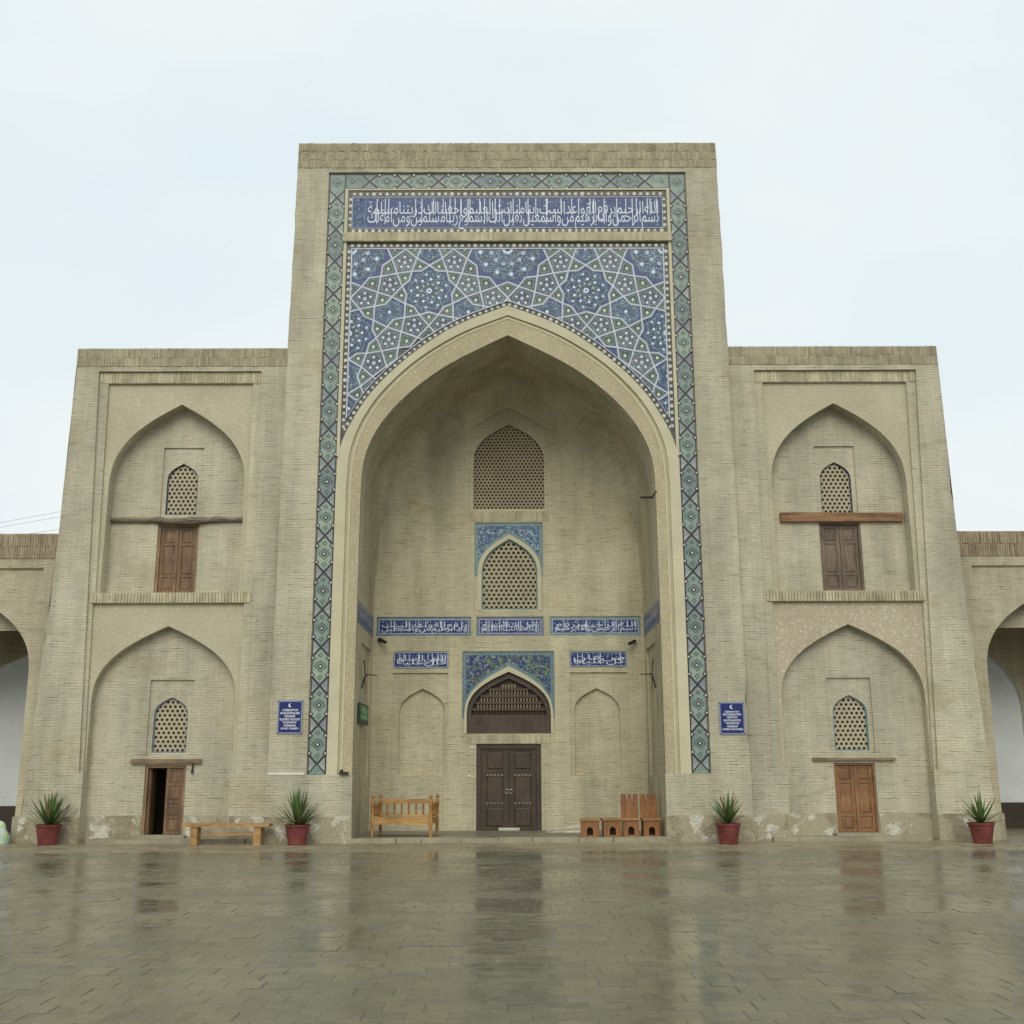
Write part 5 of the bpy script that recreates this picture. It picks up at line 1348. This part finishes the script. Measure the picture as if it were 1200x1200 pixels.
def stool(x, y, back, label, w=0.44, rz=0.0):
    r = empty('stool' if not back else 'child_chair', (x, y, 0.10), rz, label=label, category='stool' if not back else 'chair', group='square wooden stools by the door' if not back else 'slat back chairs by the door')
    d, h = 0.40, 0.42
    hole = arch_loop(0.0, 0.075, 0.02, 0.14, 0.235)
    hole = [(a, max(b, 0.03)) for a, b in hole]
    T = lambda u, v, w_: (u, w_, v)
    obj('front_panel', MB(T).slab(rect(-w / 2 + 0.03, w / 2 - 0.03, 0.0, h - 0.05), [hole], -d / 2, -d / 2 + 0.022), M_stool, r)
    for s in (-1, 1): obj('side_panel', MB().box(s * (w / 2 - 0.04) - 0.012, s * (w / 2 - 0.04) + 0.012, -d / 2 + 0.022, d / 2, 0.0, h - 0.05), M_stool, r)
    obj('back_panel', MB().box(-w / 2 + 0.052, w / 2 - 0.052, d / 2 - 0.022, d / 2, 0.02, h - 0.05), M_stool, r)
    obj('seat', MB().box(-w / 2, w / 2, -d / 2 - 0.03, d / 2 + 0.02, h - 0.05, h, 0.003), M_stooltop, r)
    if back:
        ncr = 3
        for k in range(ncr):
            a = -w / 2 + 0.01 + k * (w - 0.02) / ncr; b = a + (w - 0.02) / ncr - 0.003
            nl, nr = (0.0 if k == 0 else 0.018), (0.0 if k == ncr - 1 else 0.018)
            sl = [(a, h), (b, h), (b, h + 0.33), (b - nr, h + 0.52), (b - nr - 0.012, h + 0.56), (a + nl + 0.012, h + 0.56), (a + nl, h + 0.52), (a, h + 0.33)]
            obj('back_slat', MB(T).slab(sl, [], d / 2 - 0.02, d / 2 + 0.005), M_stool, r)
        obj('back_rail', MB().box(-w / 2 + 0.01, w / 2 - 0.01, d / 2 + 0.005, d / 2 + 0.025, h + 0.08, h + 0.14), M_stool, r)
stool(1.93, 0.52, False, 'square wooden stool beside the pale loose boards', 0.50, R(-4))
stool(2.46, 0.64, False, 'square wooden stool between another stool and a slat back chair', 0.49, R(2))
stool(2.925, 0.72, True, 'small slat back wooden chair beside the stools', 0.44, R(-2))
stool(3.385, 0.58, True, 'small slat back wooden chair against the recess side wall', 0.44, R(3))
for k, (y, z, dx, lab) in enumerate(((2.6, 0.10, 0.0, 'pale loose board lying flat beside the dark door'), (2.62, 0.155, 0.1, 'pale loose board propped slantwise on another board'))):
    o = obj('loose_board', MB().box(-0.52, 0.52, -0.07, 0.07, 0.0, 0.045), M_board, None, (1.50 + dx * 0.4, y - 0.3, z if k == 0 else 0.150), label=lab, category='board')
    if k: o.rotation_euler = (0, R(-7), R(4)); o.location = (1.52, y - 0.32, 0.208)

# ------------------------------------------------------------------ potted yuccas
def leaf_mesh(L, w, bend):
    vs, fs = [], []
    m = 6
    for k in range(m + 1):
        t = k / m; ww = w * (0.55 + 0.6 * math.sin(min(1, t * 1.25 + 0.15) * math.pi * 0.5)) * (1 - t ** 2.2) + 0.0008
        z = L * t; y = bend * t * t * L
        vs += [(-ww, y + ww * 0.35, z), (0, y, z), (ww, y + ww * 0.35, z)]
    for k in range(m):
        a = k * 3
        fs += [(a, a + 1, a + 4, a + 3), (a + 1, a + 2, a + 5, a + 4)]
    me = bpy.data.meshes.new('leaf'); me.from_pydata(vs, [], fs); me.materials.append(M_leaf); me.polygons.foreach_set('use_smooth', [True] * len(fs))
    return me
LM = [leaf_mesh(0.68, 0.024, 0.05), leaf_mesh(0.66, 0.025, 0.14), leaf_mesh(0.60, 0.022, -0.04), leaf_mesh(0.58, 0.023, 0.28)]
def yucca(x, y, seed, sc, label):
    rg = random.Random(seed)
    r = empty('potted_yucca', (x, y, 0.0), rg.uniform(0, 6), label=label, category='plant', group='potted yuccas along the facade')
    obj('pot', MB().lathe(0, 0, [(0.205, 0.0), (0.215, 0.03), (0.215, 0.04), (0.208, 0.045), (0.27, 0.40), (0.295, 0.405), (0.30, 0.45), (0.29, 0.455), (0.268, 0.45), (0.26, 0.41)], 28), M_pot, r, smooth=False)
    obj('soil', MB().lathe(0, 0, [(0.262, 0.40), (0.15, 0.43), (0.05, 0.44)], 20), M_soil, r)
    nl = (52, 60, 44, 40)[seed - 1]; lean, leana = (4, -2, 8, 12)[seed - 1], rg.uniform(0, 360)
    for k in range(nl):
        t = (k + 0.5) / nl
        tiltd = 4 + (96 if seed == 4 else 88) * t ** (0.85 if seed == 4 else 1.1) + rg.uniform(-11, 11)
        az = k * 137.5 + rg.uniform(-20, 20)
        me = LM[3] if t > 0.75 else LM[1] if t > 0.4 else rg.choice((LM[0], LM[2]))
        o = link('leaf', me, None, r, (0.03 * math.cos(R(az)), 0.03 * math.sin(R(az)), 0.42 + 0.06 * (1 - t)))
        o.rotation_euler = Euler((R(tiltd + lean * math.cos(R(az - leana))), 0, R(az)), 'XYZ'); s_ = sc * rg.uniform(0.8, 1.1) * (1.0 if t < 0.8 else 0.95); o.scale = (s_ * 1.15, s_, s_)
yucca(-10.72, -0.15, 1, 1.2, 'red potted yucca at the outer pier of the wing with the log beam')
yucca(-4.86, -0.52, 2, 1.18, 'red potted yucca between the plank bench and the portal arch')
yucca(5.00, -0.70, 3, 1.08, 'red potted yucca below the Cyrillic blue plaque')
yucca(10.75, -0.80, 4, 1.05, 'red potted yucca at the outer pier of the wing with the squared beam')

# cloth bundle by the arcade pier
rg = random.Random(9); mb = MB(); vs = []
seg, rows = 14, 8
for k in range(rows + 1):
    ph = math.pi * 0.5 * k / rows
    for q in range(seg):
        a = 2 * math.pi * q / seg; rr_ = math.cos(ph) * (0.30 + 0.05 * math.sin(3 * a + k) + rg.uniform(-0.03, 0.03)) + 0.005
        vs.append((rr_ * math.cos(a), rr_ * math.sin(a) * 0.8, 0.50 * math.sin(ph) * (1 + 0.1 * math.sin(2 * a)) + rg.uniform(-0.015, 0.015) * (k > 0)))
fs = [(k * seg + q, k * seg + (q + 1) % seg, (k + 1) * seg + (q + 1) % seg, (k + 1) * seg + q) for k in range(rows) for q in range(seg)] + [tuple(range(rows * seg, rows * seg + seg))]
me = bpy.data.meshes.new('cloth_bundle'); me.from_pydata(vs, [], fs); me.polygons.foreach_set('use_smooth', [True] * len(fs))
link('cloth_bundle', me, M_rag, None, (-12.10, 0.25, 0.0), label='pale green and white cloth bundle at the arcade pier', category='bundle')

# overhead wires beyond the arcade roof
for za, zb, lab in ((8.35, 12.02, 'topmost thin overhead wire beyond the low arcade roof'), (8.26, 11.78, 'middle thin overhead wire beyond the low arcade roof'), (8.22, 11.13, 'lowest thin overhead wire just above the arcade roof')):
    pts = [(-30 + t * 20 / 12, 12.0, za + (zb - za) * t / 12 - 0.12 * math.sin(math.pi * t / 12)) for t in range(13)]
    obj('overhead_wire', MB().tube(pts, 0.007, 5), M_wire, None, label=lab, category='wire', group='overhead wires')
